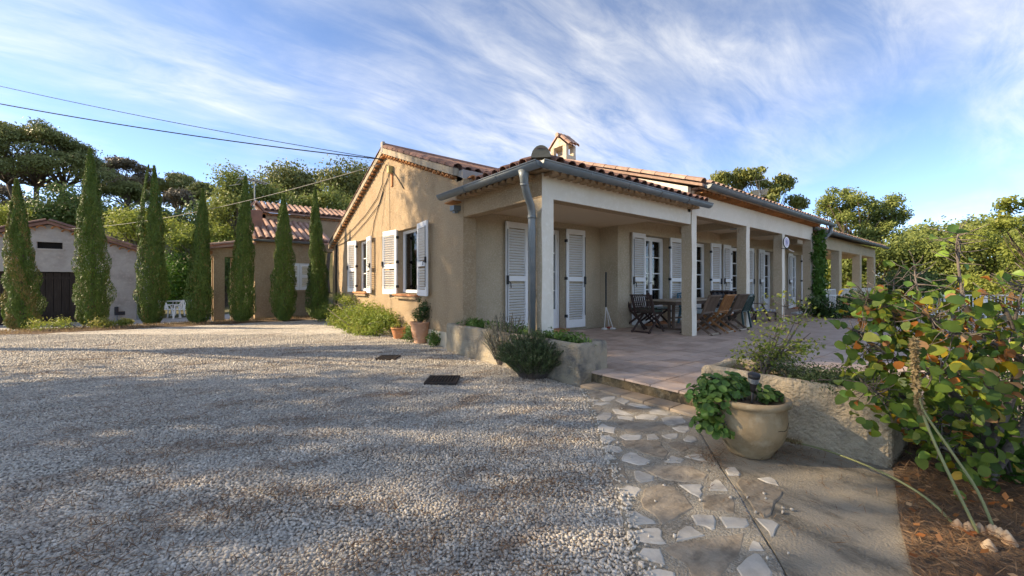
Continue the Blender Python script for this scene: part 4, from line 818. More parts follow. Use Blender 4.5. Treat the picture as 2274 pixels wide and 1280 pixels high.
# ------------------------------------------------------------------ cypresses
def cypress(x, y, z, h, R, seed, brown, label, double=False):
    global rng; keep = rng; rng = np.random.default_rng(seed); n = int(21000*h/4)
    o = thing('cypress_tree', label, 'cypress', (x, y, z), group='row of cypresses along the gravel'); t = rng.random(n)**1.15; th = rng.uniform(0, 6.283, n)
    pw = .85+.35*((seed*53) % 10)/10; pr = np.interp(t**pw, [0, .04, .12, .28, .5, .7, .85, .94, 1], [.45, .78, 1, .90, .70, .50, .30, .13, .01])
    am = .6+.8*((seed*37) % 10)/10; lump = .88+am*.12*np.sin(th*3+t*9+seed)+.10*np.sin(th*5-t*23+seed*2)+.08*np.sin(th*2+t*41)
    rad = R*.88*pr*lump*(1-.34*rng.random(n)**1.8)+.012
    lean = np.array([.03*math.sin(seed), .03*math.cos(seed)])
    P = np.column_stack([rad*np.cos(th)+lean[0]*t*h, rad*np.sin(th)+lean[1]*t*h, .06+t*h*.97])
    if double: m_ = (th > 2.2) & (th < 4.2) & (t > .55); P[m_, 0] -= .10; 
    out = np.column_stack([np.cos(th), np.sin(th), np.zeros(n)]); nr = unit(out+.8*rnd3(n)); al = unit(out*.38+np.array([0, 0, 1.])+.38*rnd3(n))
    cl = np.sin(th*4+t*17+seed)*np.sin(th*7-t*29)*.5+.5
    v = np.clip(.50*rng.random(n)*cl+.22*rng.random(n)+.05, 0, .62); bm = (rng.random(n) < brown*(1.4-t))*(np.sin(th*3+t*13+seed*3) > .1); v = np.where(bm, rng.uniform(.7, 1, n), v)
    s = rng.uniform(.6, 1.3, n); link('crown', leafmesh('crown', P, nr, al, .078*s, .019*s, L_CYP, v), o)
    MB().tube([(0, 0, -.15), (0, 0, h*.5), (lean[0]*h, lean[1]*h, h*.93)], [.06, .045, .01], 8).build('trunk', BARK, o); rng = keep; return o
cyp = [(52, 735, 395, .43, .55, 'stout browning cypress in front of the plank doors, first of the row'), (207, 727, 322, .50, .06, 'tallest broad green cypress with a bushy foot, second of the row'), (335, 723, 360, .43, .10, 'tall cypress with a split side tip beside the wicker armchair'), (440, 720, 415, .38, .12, 'slim olive-green cypress between white plastic chairs and annex porch'), (537, 717, 388, .40, .04, 'dense dark cypress hiding the annex corner'), (631, 714, 430, .42, .04, 'short slim cypress left of the annex shutters'), (708, 709, 415, .40, .02, 'slender dark cypress right of the annex shutters, last before the gable')]
for i, (px, py, top, R, br, lab) in enumerate(cyp):
    x, y, z = gc(px, py); d = to_dr(x, y)[0]; h = CAMZ+(HY-top)*d/F_PX-z; cypress(x, y, z, h, R, 11+i, br, lab, i == 2)
k = 5200; GX = np.column_stack([rng.uniform(-7, 3.3, k), 13.75+1.9*rng.beta(1.3, 1.6, k)]); zg = court(GX[:, 0], GX[:, 1])
al = unit(rnd3(k)*.6+np.array([0, 0, 1.])); link('dry_grass_tufts', leafmesh('dry_grass_tufts', np.column_stack([GX, zg+.05]), unit(rnd3(k)*[1, 1, .2]), al, rng.uniform(.05, .16, k), .008, L_DRY, rng.random(k)), label='dry straw-coloured grass under the cypress row', cat='grass', kind='stuff')

# ------------------------------------------------------------------ low plants
def shrub(name, label, cat, loc, clumps, n, ln, wd, mt, group=None, stems=8, shell=.9, vb=0, stem_mat=None, up=0, droop=0):
    o = thing(name, label, cat, loc, group=group); mb = MB()
    for i in range(stems):
        c = clumps[i % len(clumps)]; limb(mb, (rng.normal()*.04, rng.normal()*.04, -.03), (c[0]+rng.normal()*c[3]*.4, c[1]+rng.normal()*c[3]*.4, c[2]+c[3]*.3), .010, .003, .15, 5, 5)
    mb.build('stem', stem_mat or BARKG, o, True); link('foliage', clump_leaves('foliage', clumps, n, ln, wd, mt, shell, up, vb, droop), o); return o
def spike_plant(name, label, cat, loc, n, h, spread, ln, wd, mt, group=None):     # upright sprigs lined with small leaves
    o = thing(name, label, cat, loc, group=group); mb = MB(); P, A, Nn = [], [], []
    for i in range(n):
        a = rng.uniform(0, 6.283); e = spread*math.sqrt(rng.random()); b0 = np.array([math.cos(a)*e*.35, math.sin(a)*e*.35, 0]); tip = np.array([math.cos(a)*e, math.sin(a)*e, h*rng.uniform(.55, 1)*(1-.35*(e/spread)**2)])
        pts = [b0+(tip-b0)*t+np.array([0, 0, .06*h*math.sin(3.14*t)]) for t in np.linspace(0, 1, 5)]; mb.tube(pts, [.006, .005, .004, .003, .002], 4)
        for t in np.linspace(.25, 1, 26):
            p = b0+(tip-b0)*t+np.array([0, 0, .06*h*math.sin(3.14*t)]); dirn = (tip-b0)/np.linalg.norm(tip-b0)
            for _ in range(3): r = rnd3(1)[0]; P.append(p+r*.008); A.append(dirn*.9+r*.8); Nn.append(rnd3(1)[0])
    mb.build('stem', BARKG, o); P = np.array(P); link('foliage', leafmesh('foliage', P, np.array(Nn), unit(np.array(A)), ln*rng.uniform(.7, 1.3, len(P)), wd, mt, rng.random(len(P))), o); return o
x, y, _ = gp(1185, 838); spike_plant('rosemary_bush', 'dense dark green rosemary bush in front of the long planter', 'shrub', (x, y, 0), 620, .60, .46, .036, .0075, L_ROSE)
x, y, _ = gp(1110, 812); spike_plant('lavender_bush', 'sparse silvery lavender with bare stalks leaning over the long planter', 'shrub', (x+.1, y, 0), 170, .80, .36, .03, .007, L_GREY)
for k_, (yy, nn, lab) in enumerate(((5.55, 420, 'bright green succulents at the wall end of the long planter'), (4.85, 260, 'green succulents in the middle of the long planter'), (4.2, 300, 'reddish green plants around the corner column'), (3.45, 240, 'low fleshy rosettes at the step end of the long planter'))):
    shrub('planter_plant', lab, 'plant', (3.58, yy, .38), [(rng.normal()*.05, rng.uniform(-.3, .3), .09, .13, .16, .09) for _ in range(7)], nn*3, .06, .022, L_SUCC, 'plants in the long planter', 5)
# yellow-green shrub mass under the gable windows
def gpt(px, py, lift): p = gp(px, py); return p[0], p[1], lift
base = np.array(dp(800, 9.6)); cl = []
for px, py, d, r in ((715, 700, 12.2, .25), (735, 690, 11.9, .28), (757, 700, 11.0, .30), (772, 668, 11.0, .20), (755, 660, 11.4, .16), (790, 698, 10.0, .32), (815, 693, 9.6, .32), (835, 700, 9.2, .28), (853, 706, 8.8, .26), (866, 716, 8.6, .22), (800, 735, 8.9, .20), (825, 738, 8.7, .19), (780, 735, 9.3, .19), (843, 724, 8.7, .22), (745, 716, 10.9, .22), (765, 722, 10.2, .24), (800, 715, 9.6, .28), (820, 716, 9.1, .26)):
    p = dp(px, d, py); cl.append((p[0]-base[0], p[1]-base[1], p[2], r, r, r*.75))
shrub('flowering_shrub', 'sprawling yellow-green shrub under the gable windows', 'shrub', tuple(base), cl, 13000, .05, .028, L_SHRUB, None, 26, .85, .05)
def potted(px, py, prof, mt, name, label, n=26):
    x, y, z = gp(px, py); o = thing(name, label, 'pot', (x, y, 0)); MB().lathe(prof, n).build('pot', mt, o, True); return o, x, y
po, bx_, by_ = potted(933, 762, [(.115, 0), (.125, .02), (.105, .05), (.15, .13), (.175, .25), (.178, .36), (.20, .385), (.205, .41), (.185, .412), (.165, .40), (.16, .36)], TERRAP, 'urn_pot', 'pale terracotta urn holding a boxwood beside the gable wall')
MB().lathe([(.16, .37), (.02, .375)], 16).build('soil', SOIL, po)
shrub('boxwood_plant', 'compact dark boxwood growing in the terracotta urn', 'plant', (bx_, by_, .38), [(rng.normal()*.07, rng.normal()*.07, .10+.24*rng.random(), .085) for _ in range(13)]+[(.07, -.06, .40, .06), (.0, .02, .44, .05)], 1700, .03, .018, L_BOX, None, 10, .9)
po, bx2, by2 = potted(886, 752, [(.10, 0), (.105, .01), (.15, .17), (.155, .20), (.165, .20), (.165, .235), (.148, .235), (.14, .20)], TERRA, 'flower_pot', 'small orange terracotta flower pot next to the urn')
MB().lathe([(.145, .20), (.02, .21)], 16).build('soil', SOIL, po)
shrub('dry_potted_plant', 'wispy half-dry plant growing in the small orange pot', 'plant', (bx2, by2, .2), [(rng.normal()*.06, rng.normal()*.06, .06+.05*rng.random(), .06) for _ in range(6)], 260, .035, .016, L_SHRUB, None, 9, .95, .3)
for px, py, lab in ((968, 768, 'green weeds between the urn and the long planter'), (912, 760, 'yellowing weed between the two terracotta pots')):
    x, y, _ = gp(px, py); shrub('weed_clump', lab, 'plant', (x, y, 0), [(rng.normal()*.08, rng.normal()*.08, .06+.22*rng.random(), .085) for _ in range(9)], 900, .045, .022, L_SUCC, None, 6, .9, .15)
for px, py, r, lab in ((175, 733, .42, 'low dry yellow-green shrub at the foot of the tall cypress'), (270, 728, .22, 'small dry weeds at the pavement edge')):
    x, y, z = gc(px, py); shrub('dry_shrub', lab, 'shrub', (x, y, z), [(rng.normal()*r, rng.normal()*r*.5, .08+.12*rng.random(), r*.5, r*.5, r*.36) for _ in range(8)], 1700, .05, .022, L_SHRUB, None, 8, .9, .2)

# ------------------------------------------------------------------ drains
def drain(px0, px1, py0, py1, lab):
    a, b_ = gp((px0+px1)/2, py1), gp((px0+px1)/2, py0); wd = (px1-px0)*to_dr(*a[:2])[0]/F_PX*.80; c = ((a[0]+b_[0])/2, (a[1]+b_[1])/2); s = wd
    o = thing('drain_grate', lab, 'drain', (c[0], c[1], .0), -.67, group='iron drain grates in the gravel'); mb = MB(); h = wd*.5
    mb.box(-h, h, -h, -h+.025, 0, .03).box(-h, h, h-.025, h, 0, .03).box(-h, -h+.025, -h+.025, h-.025, 0, .03).box(h-.025, h, -h+.025, h-.025, 0, .03); mb.build('frame', RUST, o)
    n = 9
    for i in range(n): xx = -h+.025+(2*h-.05)*(i+.5)/n; MB().box(xx-.009, xx+.009, -h+.026, h-.026, .006, .027).build('bar', RUST, o)
    for i in range(4): yy = -h+.025+(2*h-.05)*(i+.5)/4; MB().box(-h+.026, h-.026, yy-.007, yy+.007, .004, .022).build('cross_bar', RUST, o)
    MB().box(-h+.02, h-.02, -h+.02, h-.02, -.01, .003).build('pit', DARK, o)
drain(938, 1028, 838, 857, 'larger iron drain grate set in the shaded gravel'); drain(835, 890, 793, 801, 'smaller iron drain grate nearer the terracotta pots')

# ------------------------------------------------------------------ the big clay pot with geranium
x, y, _ = gp(1664, 1008); PX, PY = x, y
pot = thing('clay_pot', 'big sandy glazed clay pot with cracked belly on the path by the steps', 'pot', (x, y, .012), 1.0)
MB().lathe([(.115, 0), (.135, .006), (.135, .02), (.155, .05), (.19, .10), (.212, .165), (.219, .22), (.216, .28), (.214, .325), (.222, .333), (.238, .345), (.243, .36), (.238, .376), (.222, .382), (.205, .376), (.2, .34)], 44, wob=.004).build('pot_body', SANDPOT, pot, True)
ck = MB(); crk = [(t, .20+.012*math.sin(t*9)+.03*math.cos(t*2.1)) for t in np.linspace(2.3, 4.6, 26)]; ck.tube([(.2195*math.cos(t+1.0), .2195*math.sin(t+1.0), z) for t, z in crk], .0016, 4); ck.build('crack', DARK, pot)
MB().lathe([(.205, .33), (.02, .345)], 20).build('soil', SOIL, pot)
ger = thing('geranium', 'leafy green geranium spilling over the left side of the big clay pot', 'plant', (x, y, .33))
def leafshape(n, cup=.25, lobes=0, pt=.0):                       # rounded leaf fan, stalk at the origin
    V = [(0, .5, -.02)]; 
    for i in range(n):
        a = 2*math.pi*i/n-math.pi/2; r = .5*(1+(.10*math.cos(lobes*a) if lobes else 0)); yy = .5+r*math.sin(a)*1.05+(pt*max(0, math.sin(a))**6); xx = r*math.cos(a)*.92; V.append((xx, yy, cup*(xx*xx*1.6+(yy-.5)**2*.5)-.02))
    return MB().add(V, [(0, 1+i, 1+(i+1) % n) for i in range(n)])
gl_m = [leafshape(14, .5, 7).mesh('geranium_leaf', m_) for m_ in LG]
gst = MB(); cnt = 0; RTv = np.array([RT[0], RT[1], 0]); FWv = np.array([FW[0], FW[1], 0])
gcl = [(-.20, -.02, .08, .13), (-.28, -.05, -.01, .12), (-.30, -.06, -.12, .10), (-.22, .05, .11, .11), (-.10, .06, .10, .12), (.03, .08, .08, .11), (.15, .0, .05, .07), (.09, -.05, .04, .07), (-.30, .05, .04, .11), (-.24, -.10, -.15, .08), (.0, .12, .10, .09), (.2, .06, .05, .05)]
gw = np.array([c[3]**2 for c in gcl])
for i in range(290):
    c = gcl[rng.choice(len(gcl), p=gw/gw.sum())]; e = rnd3(1)[0]; e[2] = abs(e[2])*1.0-.25*rng.random(); pc = RTv*c[0]+FWv*c[1]+np.array([0, 0, c[2]]); p = pc+e*c[3]*rng.uniform(.75, 1.05)
    if np.hypot(p[0], p[1]) < .25 and p[2] < .04: p[2] = .045+.05*rng.random()
    nr = unit((e*np.array([1, 1, 1.])+np.array([0, 0, .5])-FWv*.35+.45*rnd3(1)[0])[None])[0]; tg = unit(np.cross(nr, rnd3(1)[0])[None])[0]; s = rng.uniform(.032, .055)
    B = basis(p-np.cross(nr, tg)*s*.5, tg*s, np.cross(nr, tg)*s, nr*s); link('leaf', gl_m[0 if rng.random() < .74 else 1], ger, B)
    if i % 7 == 0: gst.tube([(RTv*c[0]*.2), (pc*.6+np.array([0, 0, .02])), p], [.006, .005, .002], 5)
GP, GN = [], []
for i in range(900):
    c = gcl[rng.choice(len(gcl), p=gw/gw.sum())]; e = rnd3(1)[0]; e[2] = abs(e[2])-.35*rng.random(); p = RTv*c[0]+FWv*c[1]+np.array([0, 0, c[2]])+e*c[3]*rng.uniform(.3, .98)
    if np.hypot(p[0], p[1]) < .25 and p[2] < .04: p[2] = .045+.05*rng.random()
    GP.append(p); GN.append(e+np.array([0, 0, .6])+.5*rnd3(1)[0])
link('foliage', leafmesh('foliage', np.array(GP), unit(np.array(GN)), rnd3(900), .042, .042, L_SUCC, rng.random(900)*.6), ger, kind='stuff')
gst.build('stem', BARKG, ger, True)
sl = thing('solar_lamp', 'black plastic solar garden torch stuck among the geranium leaves', 'lamp', (x+RT[0]*-.06-FW[0]*.12, y+RT[1]*-.06-FW[1]*.12, .33)); sl.rotation_euler = (.0, -.22, .67)
MB().tube([(0, 0, -.05), (0, 0, .17)], .008, 8).lathe([(.010, .13), (.014, .15), (.024, .19), (.034, .235), (.036, .25), (.030, .256), (.01, .258)], 16).build('torch', BLACK, sl, True)
for i in range(4): MB().lathe([(.026+.002*i, .195+.009*i), (.0275+.002*i, .198+.009*i), (.026+.002*i, .201+.009*i)], 16).build('ring', ZINC, sl)
hs = thing('green_hose', 'short dark green hose end poking out behind the big clay pot', 'hose', (x, y, 0)); MB().tube([(RT[0]*.18+FW[0]*.16, RT[1]*.18+FW[1]*.16, .22), (RT[0]*.28+FW[0]*.10, RT[1]*.28+FW[1]*.10, .29)], .018, 10).tube([(RT[0]*.18+FW[0]*.16, RT[1]*.18+FW[1]*.16, .22), (RT[0]*.12+FW[0]*.22, RT[1]*.12+FW[1]*.22, .02)], .014, 8).build('nozzle', GREENP, hs, True)

# ------------------------------------------------------------------ shrub in the stucco trough
def sprig_shrub(name, label, loc, branches, nleaf, ls, mt, group=None, clus=.07):
    o = thing(name, label, 'shrub', loc, group=group); mb = MB(); P = []
    for (tip, k) in branches:
        pts = limb(mb, (rng.normal()*.03, rng.normal()*.03, 0), tip, .010, .003, .12, 6, 7)
        for q in range(k):
            t = rng.uniform(.35, 1); b0 = pts[min(6, int(t*6))]; e = b0+rnd3(1)[0]*np.array([.16, .16, .09])+np.array([0, 0, .03]); limb(mb, b0, e, .004, .0015, .1, 4, 4); P += [e+rng.normal(size=3)*clus*np.array([1, 1, .35]) for _ in range(nleaf)]
    mb.build('stem', BARKG, o, True); P = np.array(P); n = len(P); link('foliage', leafmesh('foliage', P, unit(rnd3(n)*.8+np.array([0, 0, .8])), rnd3(n), ls*rng.uniform(.6, 1.2, n), ls*.55, mt, np.clip(rng.random(n)*.8+.15*(rng.random(n) < .1), 0, 1)), o); return o
bp = np.array([3.62, 1.30, .40])
def rel(px, py, d): p = np.array(dp(px, d, py)); return p-bp
sprig_shrub('trough_shrub', 'open light green shrub growing in the stucco trough', tuple(bp), [(rel(1735, 700, 3.5), 9), (rel(1795, 680, 3.6), 8), (rel(1690, 770, 3.4), 9), (rel(1725, 745, 3.4), 9), (rel(1800, 740, 3.5), 9), (rel(1765, 715, 3.5), 8), (rel(1745, 780, 3.35), 9), (rel(1690, 795, 3.3), 6), (rel(1740, 665, 3.6), 8), (rel(1775, 760, 3.4), 9)], 15, .036, L_SHRUB, None, .055)
for yy, lab, mt_ in ((.95, 'feathery dark ground plant in the middle of the trough', L_ROSE), (.66, 'dark trailing ground plant at the far end of the trough', L_ROSE)):
    shrub('trough_ground_plant', lab, 'plant', (3.62, yy, .38), [(rng.normal()*.10, rng.uniform(-.22, .22), .07+.05*rng.random(), .12, .14, .08) for _ in range(8)], 2300, .03, .008, mt_, None, 8, .95)

# ------------------------------------------------------------------ quince bush in the foreground
qb = np.array(gp(2200, 1085)); q = thing('quince_bush', 'big foreground bush with round green, yellow and orange autumn leaves', 'shrub', tuple(qb)); mb = MB(); tips = []
def qp(px, py, d): return np.array(dp(px, d, py))-qb
def branch(pts, r0, r1, n=8):
    P = [np.array(p, float) for p in pts]; out = []
    for i in range(len(P)-1):
        for t in np.linspace(0, 1, 5)[:-1]:
            p0 = P[max(i-1, 0)]; p1 = P[i]; p2 = P[i+1]; p3 = P[min(i+2, len(P)-1)]
            out.append(.5*((2*p1)+(-p0+p2)*t+(2*p0-5*p1+4*p2-p3)*t*t+(-p0+3*p1-3*p2+p3)*t**3))
    out.append(P[-1]); mb.tube(out, list(np.linspace(r0, r1, len(out))), n); return out
o0 = np.zeros(3)
main_b = [branch([o0+[0, 0, -.05], qp(2195, 1000, 2.3), qp(2185, 930, 2.3), qp(2120, 880, 2.35), qp(2050, 800, 2.4), qp(2010, 750, 2.45)], .032, .008),
          branch([qp(2195, 1000, 2.3), qp(2240, 900, 2.2), qp(2262, 800, 2.15), qp(2250, 730, 2.1), qp(2225, 670, 2.1)], .024, .006),
          branch([qp(2200, 1060, 2.28), qp(2270, 950, 2.2), qp(2330, 850, 2.1), qp(2370, 700, 2.1)], .026, .008),
          branch([qp(2185, 935, 2.3), qp(2100, 915, 2.35), qp(2045, 912, 2.4), qp(2000, 880, 2.4), qp(1960, 850, 2.4)], .018, .005),
          branch([qp(2195, 1030, 2.28), qp(2140, 1010, 2.25), qp(2090, 990, 2.25), qp(2060, 940, 2.3)], .012, .006),
          branch([qp(2120, 880, 2.35), qp(2150, 780, 2.4), qp(2140, 680, 2.45), qp(2125, 560, 2.5), qp(2128, 520, 2.5)], .014, .004),
          branch([qp(2050, 800, 2.4), qp(1990, 700, 2.45), qp(1985, 620, 2.5)], .009, .003), branch([qp(2050, 800, 2.4), qp(1985, 795, 2.35), qp(1930, 760, 2.35), qp(1905, 735, 2.35)], .009, .003),
          branch([qp(1985, 740, 2.45), qp(1985, 700, 2.45), qp(1950, 680, 2.5), qp(1920, 660, 2.5)], .006, .002), branch([qp(1990, 880, 2.4), qp(1950, 875, 2.3), qp(1920, 850, 2.3)], .007, .003),
          branch([qp(2262, 800, 2.15), qp(2200, 760, 2.1), qp(2120, 740, 2.1), qp(2060, 700, 2.1)], .010, .003), branch([qp(2250, 730, 2.1), qp(2270, 650, 2.05), qp(2300, 620, 2.05)], .008, .003),
          branch([qp(2150, 780, 2.4), qp(2080, 730, 2.3), qp(2040, 650, 2.3), qp(2030, 590, 2.35)], .008, .003), branch([qp(2240, 900, 2.2), qp(2180, 850, 2.1), qp(2110, 830, 2.05), qp(2060, 830, 2.0)], .008, .003)]

def qleaf(fold, curl):                                          # ovate leaf folded along its midrib, tip curling down
    n = 6; V = []
    for i in range(n+1):
        t = i/n; wdt = .40*math.sin(math.pi*t**.8)**.8 if 0 < i < n else 0; z = -curl*t*t; V += [(-wdt, t, z+fold*wdt), (0, t, z), (wdt, t, z+fold*wdt)]
    return MB().add(V, [f for i in range(n) for f in ((3*i, 3*i+1, 3*i+4, 3*i+3), (3*i+1, 3*i+2, 3*i+5, 3*i+4))])
lm = [[qleaf(*c).mesh('quince_leaf', m_, True) for c in ((.35, .25), (.9, .6))] for m_ in LQ]; nq = 0; spots = []
for bi, br in enumerate(main_b):
    L0 = 8 if bi < 3 else 3
    for i in range(L0, len(br)):
        for _ in range(3 if bi < 4 else 4): spots.append((br[i], i/len(br)))
rng.shuffle(spots); tw = mb
for j in range(1500):
    b0, t = spots[j % len(spots)]; e = b0+rnd3(1)[0]*np.array([.12, .12, .10])*(1 if j < 300 else 1.2)+np.array([0, 0, .015])
    if j % 3 == 0: limb(mb, b0, e, .0035, .0015, .1, 4, 4)
    nr = unit((rnd3(1)[0]*.75+np.array([0, 0, .55])-FWv*.55)[None])[0]; al_ = unit((rnd3(1)[0]+np.array([0, 0, -.5]))[None])[0]; al_ = al_-nr*al_.dot(nr); al_ /= np.linalg.norm(al_); s = rng.uniform(.040, .078)
    low = (CAMZ-(qb[2]+e[2])); r_ = rng.random(); orange = .05+.15*(1 if .0 < low < .5 else 0)
    c = (4 if rng.random() < .6 else 5) if r_ < orange else 3 if r_ < orange+.07 else 2 if r_ < orange+.24 else 0 if r_ < .76 else 1
    if c >= 4: s *= .8
    if j >= 300 and low < .03: continue
    if j >= 900: e = e+np.array([0, 0, -.12])-FWv*.1*rng.random()+RTv*rng.uniform(-.05, .25)
    if low < -.08 and rng.random() < .6: continue
    if j < 300: link('leaf', lm[c][1 if c >= 4 else 0], q, basis(e, np.cross(al_, nr)*s, al_*s, nr*s))
    else: spots_extra = globals().setdefault('qextra', []); spots_extra.append((e, nr, al_, s, c))
qe = globals()['qextra']; E = np.array([a[0] for a in qe]); 
V = []; 
for e, nr, al_, s, c in qe:
    tx = np.cross(al_, nr)
    for i in range(8): a = 2*math.pi*i/8-math.pi/2; V.append(e+al_*s*(.5+.5*math.sin(a))+tx*s*.40*math.cos(a)+nr*s*(.3*abs(math.cos(a))-.25*(.5+.5*math.sin(a))**2))
link('leaf_mass', newmesh('leaf_mass', np.array(V), [tuple(range(8*i, 8*i+8)) for i in range(len(qe))], LQ, True, fm=[a[4] for a in qe]), q, kind='stuff')
mb.build('branch', BARKG, q, True)
shrub('undergrowth', 'fine-leaved dark undergrowth tangled beneath the quince bush', 'shrub', (4.05, -.05, 0), [(rng.uniform(-.35, .8), rng.uniform(-.7, .4), .15+.45*rng.random(), .2) for _ in range(26)], 12000, .028, .016, L_DARK, None, 40, .95)
shrub('bay_seedling', 'dark glossy leaves low at the foot of the quince trunk', 'plant', tuple(np.array(gp(2262, 1075))), [(rng.normal()*.07, rng.normal()*.07, .10+.14*rng.random(), .07) for _ in range(5)], 60, .11, .05, L_IVY, None, 5, .95)
sqb = np.array(gp(2195, 1195))
def stalk(label, pts, head):
    o = thing('flower_stalk', label, 'plant', tuple(pts[0]), group='tall dry flower stalks'); global mb; keep = mb; mb = MB(); P = branch([np.array(p)-np.array(pts[0]) for p in pts], .0065, .005, 6); mb.build('stalk', mat('pale_green_stalk', (.25, .26, .12), .7), o, True); mb = keep
    k = int(len(P)*head); PP, AA = [], []
    for a, b_ in zip(P[k:-1], P[k+1:]):
        for t in np.linspace(0, 1, 9):
            for _ in range(7): r = rnd3(1)[0]; PP.append(a+(b_-a)*t+r*.009); AA.append(r)
    if not PP: return
    PP, AA = np.array(PP), np.array(AA); link('seed_head', leafmesh('seed_head', PP, rnd3(len(PP)), AA, .036, .012, L_DRY, rng.uniform(.7, 1, len(PP))), o)
stalk('arching dry flower stalk bent down across the path to the clay pot', [gp(2140, 1190), np.array(gp(2060, 1140))+[0, 0, .07], np.array(gp(1960, 1090))+[0, 0, .10], np.array(gp(1840, 1030))+[0, 0, .08], np.array(gp(1760, 1000))+[0, 0, .06], np.array(gp(1690, 985))+[0, 0, .09]], .72)
stalk('upright dry flower stalk with a bottlebrush seed head before the quince bush', [gp(2180, 1200), dp(2120, 1.85, 1080), dp(2065, 1.95, 960), dp(2038, 2.0, 880), dp(2032, 2.0, 800), dp(2031, 2.0, 755)], .52)
stalk('bare green stalk leaning beside the upright seed head', [gp(2215, 1195), dp(2170, 1.85, 1090), dp(2110, 1.92, 1000), dp(2055, 1.97, 920), dp(2041, 1.99, 885)], .98)
bo = thing('dry_bulb', 'cluster of pale papery dry bulbs at the foot of the flower stalks', 'bulb', gp(2190, 1210))
for i in range(9): a = rnd3(1)[0]; MB().lathe([(.004, 0), (.022, .012), (.026, .03), (.014, .05), (.003, .065)], 8, (a[0]*.09, a[1]*.09, 0)).build('bulb', mat('papery_skin', (.50, .38, .26), .9, ((.36, .20, .11), 30, .4, .7)), bo, True)

# ------------------------------------------------------------------ terrace furniture
def chair(label, x, y, rz, wood, cushion):
    o = thing('folding_chair', label, 'chair', (x, y, TZ), rz, 'slatted folding chairs around the terrace table'); W = .21; tilt = .16
    # local: sits facing +Y, back at -Y
    for s in (-1, 1):
        MB().bar((s*W, -.20, .36), (s*W, -.37, .77), .026, .04, (0, 1, 0)).build('back_post', wood, o)
        MB().bar((s*(W-.03), -.40, .0), (s*(W-.03), .17, .40), .022, .04, (0, 1, 0)).build('leg', wood, o); MB().bar((s*W, .22, .0), (s*W, -.22, .40), .022, .04, (0, 1, 0)).build('leg', wood, o)
        MB().box(s*W-.012, s*W+.012, -.20, .20, .375, .405).build('seat_rail', wood, o)
    MB().bar((-W-.02, -.378, .765), (W+.02, -.378, .765), .05, .026, (0, 0, 1)).build('top_rail', wood, o); MB().bar((-W, -.235, .44), (W, -.235, .44), .035, .022).build('lower_rail', wood, o)
    MB().bar((-W, -.36, .025), (W, -.36, .025), .022, .03).build('stretcher', TOPT if wood is not TEAKD else wood, o)
    for i in range(9): xx = -W+.035+i*(2*W-.07)/8; MB().bar((xx, -.238, .45), (xx, -.370, .755), .020, .012, (0, 1, 0)).build('slat', wood, o)
    for i in range(6): yy = -.18+i*.07; MB().box(-W+.013, W-.013, yy-.026, yy+.026, .395, .412).build('seat_slat', wood, o)
    if cushion: bevel(MB().box(-W+.01, W-.01, -.2, .21, .413, .452).build('cushion', cushion, o), .015, 3)
    return o
chair('weathered grey-brown slatted folding chair beside the white porch column', 7.87, 3.98, .0, TEAKG, CUSHB)
chair('orange-brown slatted folding chair, middle of three with backs to the terrace', 8.50, 3.97, .03, TEAKO, CUSHB)
chair('weathered slatted folding chair next to the green plastic chair', 9.12, 3.96, -.03, TEAKG, CUSHB)
chair('dark slatted folding chair at the head of the terrace table', 7.40, 4.74, -1.45, TEAKD, CUSHG)
chair('dark slatted folding chair by the wall, nearest the head of the table', 7.95, 5.22, 3.1, TEAKD, CUSHG)
chair('dark slatted folding chair by the wall, behind the white column', 8.55, 5.24, 3.2, TEAKD, CUSHB)
tb = thing('dining_table', 'long pale-topped wooden table on the terrace behind the chairs', 'table', (8.80, 4.62, TZ))
for i in range(6): MB().box(-1.2, 1.2, -.36+i*.12+.002, -.36+(i+1)*.12-.002, .625, .65).build('top_plank', TOPT, tb)
MB().box(-1.1, 1.1, -.30, -.27, .55, .624).box(-1.1, 1.1, .27, .30, .55, .624).box(-1.1, -1.07, -.27, .27, .55, .624).box(1.07, 1.1, -.27, .27, .55, .624).build('apron', TEAKG, tb)
for sx in (-.75, .75):
    MB().bar((sx, -.28, .02), (sx, .28, .02), .07, .04).bar((sx, -.05, .03), (sx, -.05, .55), .05, .05).bar((sx, .05, .03), (sx, .05, .55), .05, .05).build('leg', TEAKG, tb)
MB().bar((-.75, 0, .25), (.75, 0, .25), .05, .03).build('stretcher', TEAKG, tb)
def plastic_chair(name, label, x, y, z, rz, mt, group):
    o = thing(name, label, 'chair', (x, y, z), rz, group); mb = MB(); W = .24
    mb.box(-W, W, -.20, .22, .37, .39); mb.build('seat', mt, o)
    for sx, sy in ((-1, -1), (1, -1), (1, 1), (-1, 1)): MB().bar((sx*(W+.02), sy*.24, 0), (sx*(W-.015), sy*.19, .375), .05, .035, (0, 1, 0)).build('leg', mt, o)
    for i in range(7): xx = -W+.05+i*(2*W-.1)/6; MB().bar((xx, -.2, .40), (xx, -.31, .71), .036, .012, (0, 1, 0)).build('back_slat', mt, o)
    pts = [(-W, -.2, .385), (-W-.01, -.28, .62), (-W+.05, -.32, .735), (0, -.335, .76), (W-.05, -.32, .735), (W+.01, -.28, .62), (W, -.2, .385)]; MB().tube(pts, .022, 6).build('back_rim', mt, o)
    for s in (-1, 1): MB().tube([(s*(W+.005), -.27, .56), (s*(W+.03), -.1, .565), (s*(W+.03), .12, .55), (s*(W+.015), .2, .38)], .02, 6).build('armrest', mt, o)
    return o
plastic_chair('plastic_chair', 'dark green plastic armchair beside the terrace table', 9.62, 3.95, TZ, .1, GREENP, None)
plastic_chair('plastic_chair', 'blue-green plastic armchair against the wall beyond the table', 9.75, 5.0, TZ, 2.9, mat('teal_plastic', (.05, .14, .19), .4), None)
